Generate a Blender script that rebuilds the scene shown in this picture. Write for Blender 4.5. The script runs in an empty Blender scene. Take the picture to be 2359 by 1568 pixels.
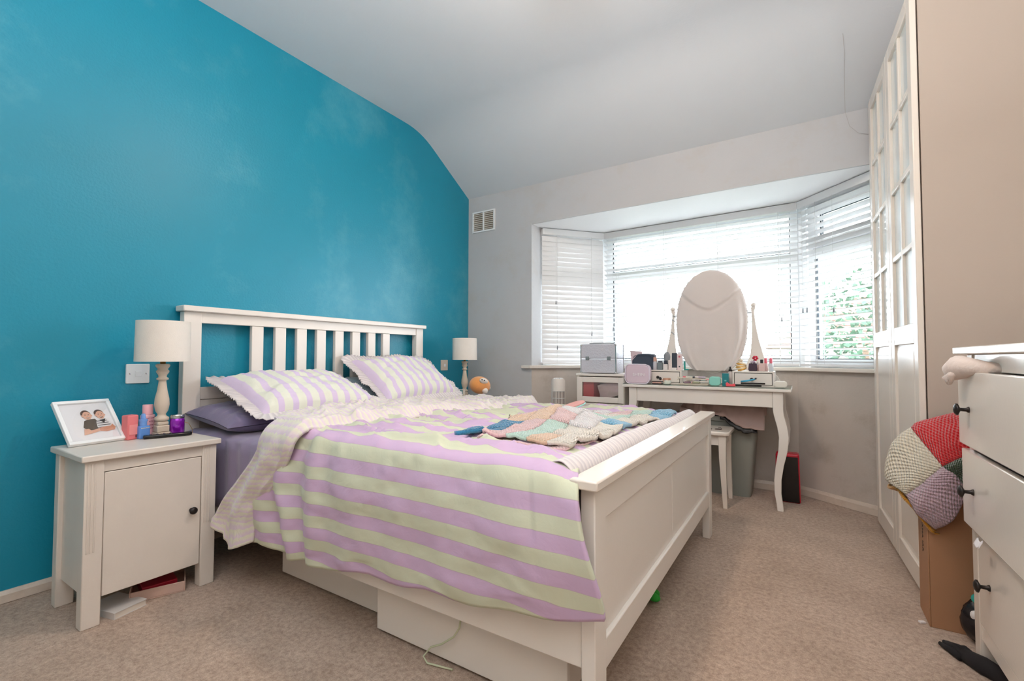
import bpy, bmesh, math, random
from mathutils import Vector, Matrix, noise
R = math.radians
random.seed(7)
S = bpy.context.scene
COL = S.collection

# ------------------------------------------------------------------ camera
F_PX = 1059.05
yaw, pitch, roll = 0.5646, 0.0320, 0.0015
cam_d = bpy.data.cameras.new('camera'); cam = bpy.data.objects.new('camera', cam_d); COL.objects.link(cam)
cam_d.sensor_width = 36; cam_d.lens = 36 * F_PX / 2359; cam_d.shift_y = 5.22 / 2359; cam_d.clip_start = 0.02; cam_d.clip_end = 300
fw = Vector((-math.sin(yaw), math.cos(yaw), 0)); rt = Vector((math.cos(yaw), math.sin(yaw), 0)); up = Vector((0, 0, 1))
fw, up = math.cos(pitch) * fw + math.sin(pitch) * up, math.cos(pitch) * up - math.sin(pitch) * fw
rt, up = math.cos(roll) * rt + math.sin(roll) * up, math.cos(roll) * up - math.sin(roll) * rt
m = Matrix((rt, up, -fw)).transposed().to_4x4(); m.translation = Vector((2.514, -0.4104, 0.9093))
cam.matrix_world = m
S.camera = cam

# ------------------------------------------------------------------ world, light, exposure
SKY = 10.5
W = bpy.data.worlds.new('overcast_sky'); S.world = W; W.use_nodes = True
wn, wl = W.node_tree.nodes, W.node_tree.links
bg = wn['Background']; bg.inputs['Strength'].default_value = SKY; bg.inputs['Color'].default_value = (0.88, 0.95, 1.0, 1)
LAMP = 92.0
LAMP_COL = (1.0, 0.78, 0.60)
fl_d = bpy.data.lights.new('ceiling_fill', 'AREA'); fl_d.shape = 'DISK'; fl_d.size = 1.3; fl_d.energy = 46; fl_d.color = (.97, .98, 1.0)  # added fill light behind the camera, aimed up to brighten the room
fill_lamp = bpy.data.objects.new('ceiling_fill', fl_d); COL.objects.link(fill_lamp); fill_lamp.location = (2.35, -.45, 1.75); fill_lamp.rotation_euler = (R(180), 0, 0)
S.view_settings.view_transform = 'Standard'; S.view_settings.look = 'None'
S.view_settings.gamma = 1; S.view_settings.use_curve_mapping = False
S.view_settings.exposure = 0.68
S.cycles.max_bounces = 10; S.cycles.diffuse_bounces = 6; S.cycles.transparent_max_bounces = 24

# ------------------------------------------------------------------ materials
def srgb(c):
    if isinstance(c, str):
        c = tuple(int(c[i:i + 2], 16) / 255 for i in (0, 2, 4))
    return tuple(((x / 12.92) if x <= .04045 else ((x + .055) / 1.055) ** 2.4) for x in c)
class NT:
    def __init__(s, name):
        s.m = bpy.data.materials.new(name); s.m.use_nodes = True
        s.n = s.m.node_tree.nodes; s.l = s.m.node_tree.links; s.b = s.n['Principled BSDF']
    def node(s, t, **k):
        n = s.n.new(t)
        for a, v in k.items():
            if a.startswith('i_'):
                key = a[2:]
                n.inputs[int(key) if key.isdigit() else key].default_value = v
            else: setattr(n, a, v)
        return n
    def link(s, a, b): s.l.new(a, b)
MATS = {}
def mat(name, col, rough=.5, var=.04, vscale=8, bump=.0, bscale=60, metal=0, spec=.5, coat=0, sheen=0, trans=0, detail=3):
    if name in MATS: return MATS[name]
    t = NT(name); c = srgb(col); b = t.b
    tc = t.node('ShaderNodeTexCoord')
    nz = t.node('ShaderNodeTexNoise'); nz.inputs['Scale'].default_value = vscale; nz.inputs['Detail'].default_value = detail
    t.link(tc.outputs['Object'], nz.inputs['Vector'])
    mx = t.node('ShaderNodeMix', data_type='RGBA'); mx.inputs[6].default_value = (*[x * (1 - var) for x in c], 1); mx.inputs[7].default_value = (*[min(1, x * (1 + var)) for x in c], 1)
    t.link(nz.outputs['Fac'], mx.inputs[0]); t.link(mx.outputs[2], b.inputs['Base Color'])
    b.inputs['Roughness'].default_value = rough; b.inputs['Metallic'].default_value = metal
    b.inputs['Specular IOR Level'].default_value = spec; b.inputs['Coat Weight'].default_value = coat
    b.inputs['Sheen Weight'].default_value = sheen; b.inputs['Transmission Weight'].default_value = trans
    if bump:
        n2 = t.node('ShaderNodeTexNoise'); n2.inputs['Scale'].default_value = bscale; n2.inputs['Detail'].default_value = 3
        t.link(tc.outputs['Object'], n2.inputs['Vector'])
        bp = t.node('ShaderNodeBump'); bp.inputs['Strength'].default_value = bump; bp.inputs['Distance'].default_value = .004
        t.link(n2.outputs['Fac'], bp.inputs['Height']); t.link(bp.outputs[0], b.inputs['Normal'])
    MATS[name] = t.m
    return t.m

white = mat('white_furniture_paint', 'E9E3DC', .32, .02, 5, .06, 90)
white_old = mat('worn_white_furniture_paint', 'DED6CD', .42, .05, 9, .12, 80)
white_cream = mat('cream_white_lacquer', 'E9E0D6', .22, .02, 4, .03, 90, coat=.2)
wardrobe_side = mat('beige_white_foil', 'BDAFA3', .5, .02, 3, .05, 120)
upvc = mat('white_upvc', 'EEF1F3', .3, .01, 3)
blindw = mat('white_blind_slat', 'E2E3E4', .45, .01, 3)
chrome = mat('chrome', 'C9CBCE', .2, .02, metal=1)
blackm = mat('matt_black', '1B191B', .45, .1)
black_metal = mat('blackened_metal_knob', '35302F', .35, .1, metal=.7)
black_gloss = mat('black_gloss_plastic', '121113', .2, .1)
dark = mat('painted_gap_shade', '2A2522', .9)  # near-black colour standing in for shade inside drawer gaps
linen = mat('lampshade_linen', 'E6E1D9', .85, .03, 40, .25, 300)
linen_in = mat('lampshade_lining', 'EFEBE4', .8)
turned = mat('distressed_cream_wood', 'CDBFAE', .6, .1, 14, .2, 60)
brass = mat('brass', 'B08D57', .3, metal=1)
ruffle_m = None
plain_sheet = mat('dusty_lilac_sheet', '8F83A0', .8, .06, 10, .15, 200, sheen=.3)
grey_pillow = mat('grey_blue_pillowcase', '8CA0A8', .85, .06, 10, .15, 200, sheen=.3)
wash_bag = mat('pale_lilac_vinyl', 'D9C6D2', .35, .03)
wash_trim = mat('pale_lilac_piping', 'E6DDEA', .35)
silver_case = None
glass_cl = None

def mk_wall(name, col, rough, bump=.12, blotch=None, bscale=90, spec=.5, var=.05, vs=1.2):
    t = NT(name); b = t.b; c = srgb(col)
    tc = t.node('ShaderNodeTexCoord')
    n1 = t.node('ShaderNodeTexNoise'); n1.inputs['Scale'].default_value = vs; n1.inputs['Detail'].default_value = 5; n1.inputs['Roughness'].default_value = .6
    t.link(tc.outputs['Object'], n1.inputs['Vector'])
    r = t.node('ShaderNodeValToRGB'); r.color_ramp.elements[0].position = .3; r.color_ramp.elements[1].position = .75
    r.color_ramp.elements[0].color = (*[x * (1 - var) for x in c], 1); r.color_ramp.elements[1].color = (*[min(1, x * (1 + var)) for x in c], 1)
    t.link(n1.outputs['Fac'], r.inputs[0])
    out = r.outputs[0]
    if blotch:
        n3 = t.node('ShaderNodeTexNoise'); n3.inputs['Scale'].default_value = blotch[1]; n3.inputs['Detail'].default_value = 8; n3.inputs['Roughness'].default_value = .7
        t.link(tc.outputs['Object'], n3.inputs['Vector'])
        r3 = t.node('ShaderNodeValToRGB'); r3.color_ramp.elements[0].position = blotch[2]; r3.color_ramp.elements[1].position = blotch[3]
        r3.color_ramp.elements[0].color = (0, 0, 0, 1); r3.color_ramp.elements[1].color = (blotch[4],) * 3 + (1,)
        t.link(n3.outputs['Fac'], r3.inputs[0])
        mx = t.node('ShaderNodeMix', data_type='RGBA'); t.link(r3.outputs[0], mx.inputs[0]); t.link(out, mx.inputs[6]); mx.inputs[7].default_value = (*srgb(blotch[0]), 1)
        out = mx.outputs[2]
    t.link(out, b.inputs['Base Color'])
    b.inputs['Roughness'].default_value = rough; b.inputs['Specular IOR Level'].default_value = spec
    n2 = t.node('ShaderNodeTexNoise'); n2.inputs['Scale'].default_value = bscale; n2.inputs['Detail'].default_value = 4
    t.link(tc.outputs['Object'], n2.inputs['Vector'])
    n4 = t.node('ShaderNodeTexNoise'); n4.inputs['Scale'].default_value = 3; n4.inputs['Detail'].default_value = 2
    t.link(tc.outputs['Object'], n4.inputs['Vector'])
    ad = t.node('ShaderNodeMath', operation='MULTIPLY_ADD'); t.link(n4.outputs['Fac'], ad.inputs[0]); ad.inputs[1].default_value = 1.2; t.link(n2.outputs['Fac'], ad.inputs[2])
    bp = t.node('ShaderNodeBump'); bp.inputs['Strength'].default_value = bump; bp.inputs['Distance'].default_value = .006
    t.link(ad.outputs[0], bp.inputs['Height']); t.link(bp.outputs[0], b.inputs['Normal'])
    return t.m
teal = mk_wall('teal_wall_paint', '118FAC', .42, .22, ('7CC2D0', 1.1, .50, .72, .38), var=.05)  # noise scatters patches of paler teal over the base colour
grey_wall = mk_wall('pale_grey_wall_paint', 'C4C5C8', .6, .10, ('B9A994', 3.0, .52, .8, .35), var=.03)
low_wall = mk_wall('grubby_bay_wall_paint', 'C6BDB5', .65, .12, ('9A8D7C', 5.0, .52, .78, .55), var=.05, vs=3)
ceil_m = mk_wall('white_ceiling_paint', 'D6DBE0', .7, .08, None, var=.01)
soffit_m = mk_wall('bay_soffit_paint', 'F4F6F8', .6, .05, None, var=.01)
beige_wall = mk_wall('beige_wall_paint', 'D9CEC2', .7, .08, None, var=.02)
skirt_m = mk_wall('grubby_skirting_gloss', 'D8CBBE', .4, .1, ('A08B76', 9.0, .5, .8, .5), var=.05, vs=8)
sill_m = mat('sill_gloss', 'E4DDD5', .3, .03)

def mk_carpet():
    t = NT('beige_cut_pile_carpet'); b = t.b
    tc = t.node('ShaderNodeTexCoord')
    fine = t.node('ShaderNodeTexNoise'); fine.inputs['Scale'].default_value = 260; fine.inputs['Detail'].default_value = 4; fine.inputs['Roughness'].default_value = .8
    mid = t.node('ShaderNodeTexNoise'); mid.inputs['Scale'].default_value = 60; mid.inputs['Detail'].default_value = 4; mid.inputs['Roughness'].default_value = .75
    big = t.node('ShaderNodeTexNoise'); big.inputs['Scale'].default_value = 3.5; big.inputs['Detail'].default_value = 6; big.inputs['Roughness'].default_value = .6
    for n in (fine, mid, big): t.link(tc.outputs['Object'], n.inputs['Vector'])
    r1 = t.node('ShaderNodeValToRGB'); e = r1.color_ramp.elements
    e[0].position = .3; e[0].color = (*srgb('7E624D'), 1); e[1].position = .7; e[1].color = (*srgb('E3CCB9'), 1)
    a = t.node('ShaderNodeMath', operation='MULTIPLY_ADD'); t.link(mid.outputs['Fac'], a.inputs[0]); a.inputs[1].default_value = .55
    h = t.node('ShaderNodeMath', operation='MULTIPLY'); t.link(fine.outputs['Fac'], h.inputs[0]); h.inputs[1].default_value = .45; t.link(h.outputs[0], a.inputs[2])
    t.link(a.outputs[0], r1.inputs[0])
    r2 = t.node('ShaderNodeValToRGB'); e = r2.color_ramp.elements
    e[0].position = .35; e[0].color = (.82, .80, .78, 1); e[1].position = .6; e[1].color = (1, 1, 1, 1)
    t.link(big.outputs['Fac'], r2.inputs[0])
    mx = t.node('ShaderNodeMix', data_type='RGBA', blend_type='MULTIPLY'); mx.inputs[0].default_value = 1
    t.link(r1.outputs[0], mx.inputs[6]); t.link(r2.outputs[0], mx.inputs[7]); t.link(mx.outputs[2], b.inputs['Base Color'])
    b.inputs['Roughness'].default_value = .95; b.inputs['Sheen Weight'].default_value = .25; b.inputs['Specular IOR Level'].default_value = .1
    bp = t.node('ShaderNodeBump'); bp.inputs['Strength'].default_value = .8; bp.inputs['Distance'].default_value = .006
    t.link(a.outputs[0], bp.inputs['Height']); t.link(bp.outputs[0], b.inputs['Normal'])
    return t.m
carpet = mk_carpet()

def mk_stripe(name, c1, c2, period, duty, edge=None, bump=.25, soft=.03, offset=0, mottled=0, axis='X', sheen=.15):
    """cotton printed with stripes running across the named UV axis"""
    t = NT(name); b = t.b
    uv = t.node('ShaderNodeUVMap'); sep = t.node('ShaderNodeSeparateXYZ'); t.link(uv.outputs[0], sep.inputs[0])
    src = sep.outputs[axis]
    if mottled:
        nz = t.node('ShaderNodeTexNoise'); nz.inputs['Scale'].default_value = 40; nz.inputs['Detail'].default_value = 2
        t.link(uv.outputs[0], nz.inputs['Vector'])
        ad = t.node('ShaderNodeMath', operation='MULTIPLY_ADD'); t.link(nz.outputs['Fac'], ad.inputs[0]); ad.inputs[1].default_value = mottled; t.link(src, ad.inputs[2]); src = ad.outputs[0]
    a = t.node('ShaderNodeMath', operation='SUBTRACT'); t.link(src, a.inputs[0]); a.inputs[1].default_value = offset
    d = t.node('ShaderNodeMath', operation='DIVIDE'); t.link(a.outputs[0], d.inputs[0]); d.inputs[1].default_value = period
    f = t.node('ShaderNodeMath', operation='FRACT'); t.link(d.outputs[0], f.inputs[0])
    r = t.node('ShaderNodeValToRGB'); r.color_ramp.interpolation = 'LINEAR'
    el = r.color_ramp.elements; k1, k2 = srgb(c1), srgb(c2)
    el[0].position = 0; el[0].color = (*k1, 1); el[1].position = 1; el[1].color = (*k2, 1)
    def add(p, c):
        e = el.new(p); e.color = (*c, 1)
    dk = srgb(edge) if edge else k2
    add(duty - soft, k1)
    if edge: add(duty, dk)
    add(duty + soft, k2)
    if edge: add(1 - soft, k2); el[len(el) - 1].color = (*dk, 1)
    t.link(f.outputs[0], r.inputs[0]); t.link(r.outputs[0], b.inputs['Base Color'])
    b.inputs['Roughness'].default_value = .8; b.inputs['Sheen Weight'].default_value = sheen; b.inputs['Specular IOR Level'].default_value = .25
    mp = t.node('ShaderNodeMapping'); mp.inputs['Scale'].default_value = (1, 1, 1); t.link(uv.outputs[0], mp.inputs['Vector'])
    n2 = t.node('ShaderNodeTexNoise'); n2.inputs['Scale'].default_value = 26; n2.inputs['Detail'].default_value = 6; n2.inputs['Distortion'].default_value = .8
    t.link(mp.outputs[0], n2.inputs['Vector'])
    bp = t.node('ShaderNodeBump'); bp.inputs['Strength'].default_value = bump; bp.inputs['Distance'].default_value = .01
    t.link(n2.outputs['Fac'], bp.inputs['Height']); t.link(bp.outputs[0], b.inputs['Normal'])
    return t.m
duvet_m = mk_stripe('lilac_and_green_striped_cotton', 'CCB0D0', 'CED2BA', .079, .49, 'B7A6B0', .12, .015, offset=.549)
reverse_m = mk_stripe('mottled_fine_striped_cotton', 'D9C9D6', 'DEDCC8', .021, .5, None, .25, .2, mottled=.012)
pillow_m = mk_stripe('striped_pillow_cotton', 'DCCBE6', 'E6E8DA', .072, .42, None, .15, .03)
ruffle_m = mk_stripe('pleated_ruffle_cotton', 'E2DCDB', 'CFC9CC', .02, .5, None, .1, .2, axis='Y')

def mk_knit(name, col, s=100, strength=.7):
    t = NT(name); b = t.b; c = srgb(col)
    uv = t.node('ShaderNodeUVMap')
    sep = t.node('ShaderNodeSeparateXYZ'); t.link(uv.outputs[0], sep.inputs[0])
    def wave(sock, k, ph=0):
        a = t.node('ShaderNodeMath', operation='MULTIPLY_ADD'); t.link(sock, a.inputs[0]); a.inputs[1].default_value = k; a.inputs[2].default_value = ph
        w = t.node('ShaderNodeMath', operation='SINE'); t.link(a.outputs[0], w.inputs[0]); return w.outputs[0]
    m1 = t.node('ShaderNodeMath', operation='MULTIPLY'); t.link(wave(sep.outputs['X'], s * 6.28), m1.inputs[0]); t.link(wave(sep.outputs['Y'], s * 6.28 * .8), m1.inputs[1])
    nz = t.node('ShaderNodeTexNoise'); nz.inputs['Scale'].default_value = 180; nz.inputs['Detail'].default_value = 5; t.link(uv.outputs[0], nz.inputs['Vector'])
    a2 = t.node('ShaderNodeMath', operation='MULTIPLY_ADD'); t.link(nz.outputs['Fac'], a2.inputs[0]); a2.inputs[1].default_value = 1.6; t.link(m1.outputs[0], a2.inputs[2])
    r = t.node('ShaderNodeMapRange'); r.inputs[1].default_value = -.6; r.inputs[2].default_value = 2.2; t.link(a2.outputs[0], r.inputs[0])
    mx = t.node('ShaderNodeMix', data_type='RGBA'); mx.inputs[6].default_value = (*[x * .80 for x in c], 1); mx.inputs[7].default_value = (*[min(1, x * 1.08) for x in c], 1)
    t.link(r.outputs[0], mx.inputs[0]); t.link(mx.outputs[2], b.inputs['Base Color'])
    b.inputs['Roughness'].default_value = .95; b.inputs['Sheen Weight'].default_value = .5; b.inputs['Specular IOR Level'].default_value = .1
    bp = t.node('ShaderNodeBump'); bp.inputs['Strength'].default_value = strength; bp.inputs['Distance'].default_value = .006
    t.link(a2.outputs[0], bp.inputs['Height']); t.link(bp.outputs[0], b.inputs['Normal'])
    return t.m
def mk_glass(name, tint=(1, 1, 1), refl=.08, rough=.02):
    t = NT(name); t.n.remove(t.b)
    tr = t.node('ShaderNodeBsdfTransparent'); tr.inputs[0].default_value = (*tint, 1)
    gl = t.node('ShaderNodeBsdfGlossy'); gl.inputs['Roughness'].default_value = rough
    lw = t.node('ShaderNodeLayerWeight'); lw.inputs[0].default_value = .25
    mu = t.node('ShaderNodeMath', operation='MULTIPLY_ADD'); t.link(lw.outputs['Fresnel'], mu.inputs[0]); mu.inputs[1].default_value = .8; mu.inputs[2].default_value = refl * .3
    mx = t.node('ShaderNodeMixShader'); t.link(mu.outputs[0], mx.inputs[0]); t.link(tr.outputs[0], mx.inputs[1]); t.link(gl.outputs[0], mx.inputs[2])
    t.link(mx.outputs[0], t.n['Material Output'].inputs[0]); return t.m
pane_m = mk_glass('window_glass')
glass_cl = mk_glass('clear_glass', (.93, .96, .96), .3)
glass_top = mk_glass('table_glass_sheet', (.86, .93, .91), .4)
frost = mat('frosted_wardrobe_glass', 'CFD8D9', .16, .02, 3, .02, coat=.5)
def mk_emit(name, col, s):
    t = NT(name); t.b.inputs['Base Color'].default_value = (*col, 1); t.b.inputs['Emission Color'].default_value = (*col, 1); t.b.inputs['Emission Strength'].default_value = s; return t.m
def mk_case():
    t = NT('dimpled_silver_aluminium'); b = t.b
    b.inputs['Base Color'].default_value = (*srgb('CFD0DA'), 1); b.inputs['Metallic'].default_value = .15; b.inputs['Roughness'].default_value = .38
    tc = t.node('ShaderNodeTexCoord'); mp = t.node('ShaderNodeMapping'); mp.inputs['Rotation'].default_value = (0, R(45), 0); mp.inputs['Scale'].default_value = (75, 75, 75)
    t.link(tc.outputs['Object'], mp.inputs[0]); ck = t.node('ShaderNodeTexVoronoi'); ck.inputs['Scale'].default_value = 1; t.link(mp.outputs[0], ck.inputs['Vector'])
    bp = t.node('ShaderNodeBump'); bp.inputs['Strength'].default_value = .5; bp.inputs['Distance'].default_value = .004; t.link(ck.outputs['Distance'], bp.inputs['Height']); t.link(bp.outputs[0], b.inputs['Normal'])
    return t.m
silver_case = mk_case()

# ------------------------------------------------------------------ mesh helpers
class MB:
    """collects shapes; build() links them as ONE mesh object"""
    def __init__(s): s.v = []; s.f = []; s.uv = {}; s.mi = []
    def add(s, vs, fs, uvs=None, mi=0):
        o = len(s.v); s.v += [tuple(p) for p in vs]
        for i, f in enumerate(fs):
            if uvs: s.uv[len(s.f)] = [uvs[k] for k in f]
            s.f.append([k + o for k in f]); s.mi.append(mi)
        return s
    def box(s, x0, x1, y0, y1, z0, z1, M=None, mi=0):
        vs = [Vector((x, y, z)) for z in (z0, z1) for y in (y0, y1) for x in (x0, x1)]
        if M is not None: vs = [M @ v for v in vs]
        return s.add(vs, [(0, 2, 3, 1), (4, 5, 7, 6), (0, 1, 5, 4), (2, 6, 7, 3), (0, 4, 6, 2), (1, 3, 7, 5)], mi=mi)
    def prism(s, pts, z0, z1, M=None, mi=0):
        """pts: ccw xy polygon"""
        n = len(pts); vs = [Vector((p[0], p[1], z0)) for p in pts] + [Vector((p[0], p[1], z1)) for p in pts]
        if M is not None: vs = [M @ v for v in vs]
        return s.add(vs, [tuple(range(n))[::-1], tuple(range(n, 2 * n))] + [(i, (i + 1) % n, n + (i + 1) % n, n + i) for i in range(n)], mi=mi)
    def lathe(s, prof, n=28, c=(0, 0, 0), M=None, mi=0, sq=None):
        vs = []; N = len(prof)
        for r, z in prof:
            for i in range(n):
                a = 2 * math.pi * i / n; rr = max(r, 1e-4)
                v = Vector((c[0] + rr * math.cos(a), c[1] + rr * math.sin(a), c[2] + z)); vs.append(M @ v if M is not None else v)
        fs = [(j * n + i, j * n + (i + 1) % n, (j + 1) * n + (i + 1) % n, (j + 1) * n + i) for j in range(N - 1) for i in range(n)]
        fs += [tuple(range(n))[::-1], tuple((N - 1) * n + i for i in range(n))]
        return s.add(vs, fs, mi=mi)
    def tube(s, pts, r, n=8, mi=0, cap=True):
        pts = [Vector(p) for p in pts]; vs = []; prev = None
        rs = r if isinstance(r, (list, tuple)) else [r] * len(pts)
        for i, p in enumerate(pts):
            d = (pts[min(i + 1, len(pts) - 1)] - pts[max(i - 1, 0)]).normalized()
            if prev is None:
                a = Vector((0, 0, 1)) if abs(d.z) < .9 else Vector((1, 0, 0)); u = d.cross(a).normalized()
            else: u = (prev - d * prev.dot(d)).normalized()
            prev = u; w = d.cross(u)
            for k in range(n):
                t = 2 * math.pi * k / n; vs.append(p + (u * math.cos(t) + w * math.sin(t)) * rs[i])
        fs = [(j * n + i, j * n + (i + 1) % n, (j + 1) * n + (i + 1) % n, (j + 1) * n + i) for j in range(len(pts) - 1) for i in range(n)]
        fs += [tuple(range(n))[::-1], tuple((len(pts) - 1) * n + i for i in range(n))]
        return s.add(vs, fs, mi=mi)
    def grid(s, f, nu, nv, fuv=None, mi=0, closeu=False):
        vs, uvs = [], []
        for j in range(nv + 1):
            for i in range(nu + 1):
                u, v = i / nu, j / nv; vs.append(f(u, v)); uvs.append(fuv(u, v) if fuv else (u, v))
        fs = [(j * (nu + 1) + i, j * (nu + 1) + i + 1, (j + 1) * (nu + 1) + i + 1, (j + 1) * (nu + 1) + i) for j in range(nv) for i in range(nu)]
        return s.add(vs, fs, uvs, mi)
    def ball(s, c, r, n=14, mi=0, M=None):
        """ellipsoid, r = (rx, ry, rz)"""
        if not isinstance(r, (list, tuple)): r = (r, r, r)
        vs = [];
        for j in range(n + 1):
            t = math.pi * j / n
            for i in range(2 * n):
                a = math.pi * i / n; st = max(math.sin(t), 1e-3)
                v = Vector((c[0] + r[0] * st * math.cos(a), c[1] + r[1] * st * math.sin(a), c[2] - r[2] * math.cos(t)))
                vs.append(M @ v if M is not None else v)
        k = 2 * n
        fs = [(j * k + i, j * k + (i + 1) % k, (j + 1) * k + (i + 1) % k, (j + 1) * k + i) for j in range(n) for i in range(k)]
        return s.add(vs, fs, mi=mi)
    def build(s, name, material, parent=None, bevel=0, smooth=False, solid=0, loc=None, seg=2, subsurf=0, off=-1):
        me = bpy.data.meshes.new(name); me.from_pydata(s.v, [], s.f)
        mats = material if isinstance(material, (list, tuple)) else [material]
        for mm in mats: me.materials.append(mm)
        if len(mats) > 1:
            for p, k in zip(me.polygons, s.mi): p.material_index = k
        if s.uv:
            ul = me.uv_layers.new(name='UVMap')
            for p in me.polygons:
                if p.index in s.uv:
                    for li, c in zip(p.loop_indices, s.uv[p.index]): ul.data[li].uv = c
        bm = bmesh.new(); bm.from_mesh(me)
        if not s.uv: bmesh.ops.recalc_face_normals(bm, faces=bm.faces)
        bm.to_mesh(me); bm.free()
        o = bpy.data.objects.new(name, me); COL.objects.link(o)
        if parent: o.parent = parent
        if loc: o.location = loc
        if subsurf:
            md = o.modifiers.new('sub', 'SUBSURF'); md.levels = md.render_levels = subsurf
        if solid:
            md = o.modifiers.new('solid', 'SOLIDIFY'); md.thickness = solid; md.offset = off
        if bevel:
            md = o.modifiers.new('bevel', 'BEVEL'); md.width = bevel; md.segments = seg; md.limit_method = 'ANGLE'; md.angle_limit = R(40)
        if smooth or bevel:
            for p in me.polygons: p.use_smooth = True
            if not smooth or smooth == 'auto':
                try: me.set_sharp_from_angle(angle=R(40))
                except Exception: pass
        return o
def tag(o, label=None, cat=None, group=None, kind=None):
    if label: o['label'] = label
    if cat: o['category'] = cat
    if group: o['group'] = group
    if kind: o['kind'] = kind
    return o
def thing(name, label, cat, loc=(0, 0, 0), rz=0, group=None, rx=0, ry=0):
    o = bpy.data.objects.new(name, None); COL.objects.link(o); o.empty_display_size = .05
    o.location = loc; o.rotation_euler = (rx, ry, rz); return tag(o, label, cat, group)
def struct(o): o['kind'] = 'structure'; return o
def rbox(w, d, h, r=.01, n=5):
    """rounded rectangle outline in xy centred"""
    pts = []
    for cx, cy, a0 in ((w / 2 - r, d / 2 - r, 0), (-w / 2 + r, d / 2 - r, 90), (-w / 2 + r, -d / 2 + r, 180), (w / 2 - r, -d / 2 + r, 270)):
        for k in range(n + 1):
            a = R(a0 + 90 * k / n); pts.append((cx + r * math.cos(a), cy + r * math.sin(a)))
    return pts
def text_obj(txt, size, material, parent, loc, rot, name='lettering', ext=.0003, sx=1):
    cu = bpy.data.curves.new(name, 'FONT'); cu.body = txt; cu.size = size; cu.extrude = ext; cu.align_x = 'CENTER'; cu.align_y = 'CENTER'
    tmp = bpy.data.objects.new(name, cu); COL.objects.link(tmp)
    dg = bpy.context.evaluated_depsgraph_get(); me = bpy.data.meshes.new_from_object(tmp.evaluated_get(dg))
    bpy.data.objects.remove(tmp); me.materials.clear(); me.materials.append(material)
    o = bpy.data.objects.new(name, me); COL.objects.link(o); o.parent = parent; o.location = loc; o.rotation_euler = rot; o.scale = (sx, 1, 1); return o
def fbm(x, y, z=0, s=1, o=4): return noise.fractal(Vector((x * s, y * s, z)), 1.0, 2.0, o)
def sm(a, b, x):
    t = min(1, max(0, (x - a) / (b - a))); return t * t * (3 - 2 * t)

# ------------------------------------------------------------------ room shell
ZC, ZW, YK, YW, XR, YB = 2.683, 2.325, 2.215, 2.83, 3.52, -1.25
ZH, ZS = 2.003, .845          # bay header, sill top
WL = [(.654, 2.972), (1.043, 3.424), (2.504, 3.374), (2.849, 2.979), (2.99, 2.83)]       # blind line
BW = [(.65, 2.83), (1.06, 3.27), (2.48, 3.24), (2.84, 2.985), (3.05, 2.83)]              # inner face under sill
def offs(poly, d):
    out = []
    for i, p in enumerate(poly):
        ns = []
        for a, b in ((i - 1, i), (i, i + 1)):
            if 0 <= a and b < len(poly):
                dx, dy = poly[b][0] - poly[a][0], poly[b][1] - poly[a][1]; L = math.hypot(dx, dy); ns.append((-dy / L, dx / L))
        nx = sum(n[0] for n in ns) / len(ns); ny = sum(n[1] for n in ns) / len(ns); k = nx * nx + ny * ny
        out.append((p[0] + d * nx / k, p[1] + d * ny / k))
    return out
fl = MB(); fl.prism([(-.1, YB - .1), (XR + .1, YB - .1), (XR + .1, 3.8), (-.1, 3.8)], -.1, 0)
struct(fl.build('floor', carpet))
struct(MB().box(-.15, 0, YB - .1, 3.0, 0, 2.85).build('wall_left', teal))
struct(MB().box(XR, XR + .15, YB - .1, 3.0, 0, 2.85).build('wall_right', beige_wall))
struct(MB().box(-.1, XR + .1, YB - .15, YB, 0, 2.85).build('wall_back', beige_wall))
w = MB()
w.box(-.1, .65, YW, 3.02, 0, 2.85)
w.box(3.05, XR + .1, YW, 3.02, 0, 2.85)
w.box(.65, 3.05, YW, YW + .015, ZH, 2.85)
struct(w.build('wall_window', grey_wall))
# ceiling: flat part, softly rounded kink, slope
pr = [(YB - .1, ZC), (YK - .16, ZC)]
for k in range(1, 8):
    t = k / 8; p0, p1, p2 = (YK - .16, ZC), (YK, ZC), (YK + .14, ZC - .582 * .14)
    pr.append(((1 - t) ** 2 * p0[0] + 2 * t * (1 - t) * p1[0] + t * t * p2[0], (1 - t) ** 2 * p0[1] + 2 * t * (1 - t) * p1[1] + t * t * p2[1]))
pr += [(YK + .14, ZC - .582 * .14), (YW + .02, ZW - .0116)]
c = MB(); n = len(pr)
vs = [(x, y, z) for x in (-.1, XR + .1) for y, z in pr] + [(x, y, 2.95) for x in (-.1, XR + .1) for y, z in pr]
c.add(vs, [(i, i + 1, n + i + 1, n + i) for i in range(n - 1)] + [(2 * n + i, 3 * n + i, 3 * n + i + 1, 2 * n + i + 1) for i in range(n - 1)]
      + [(i, 2 * n + i, 2 * n + i + 1, i + 1) for i in range(n - 1)] + [(n + i, n + i + 1, 3 * n + i + 1, 3 * n + i) for i in range(n - 1)]
      + [(0, n, 3 * n, 2 * n), (n - 1, 3 * n - 1, 4 * n - 1, 2 * n - 1)])
struct(c.build('ceiling', ceil_m, smooth='auto'))
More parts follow.
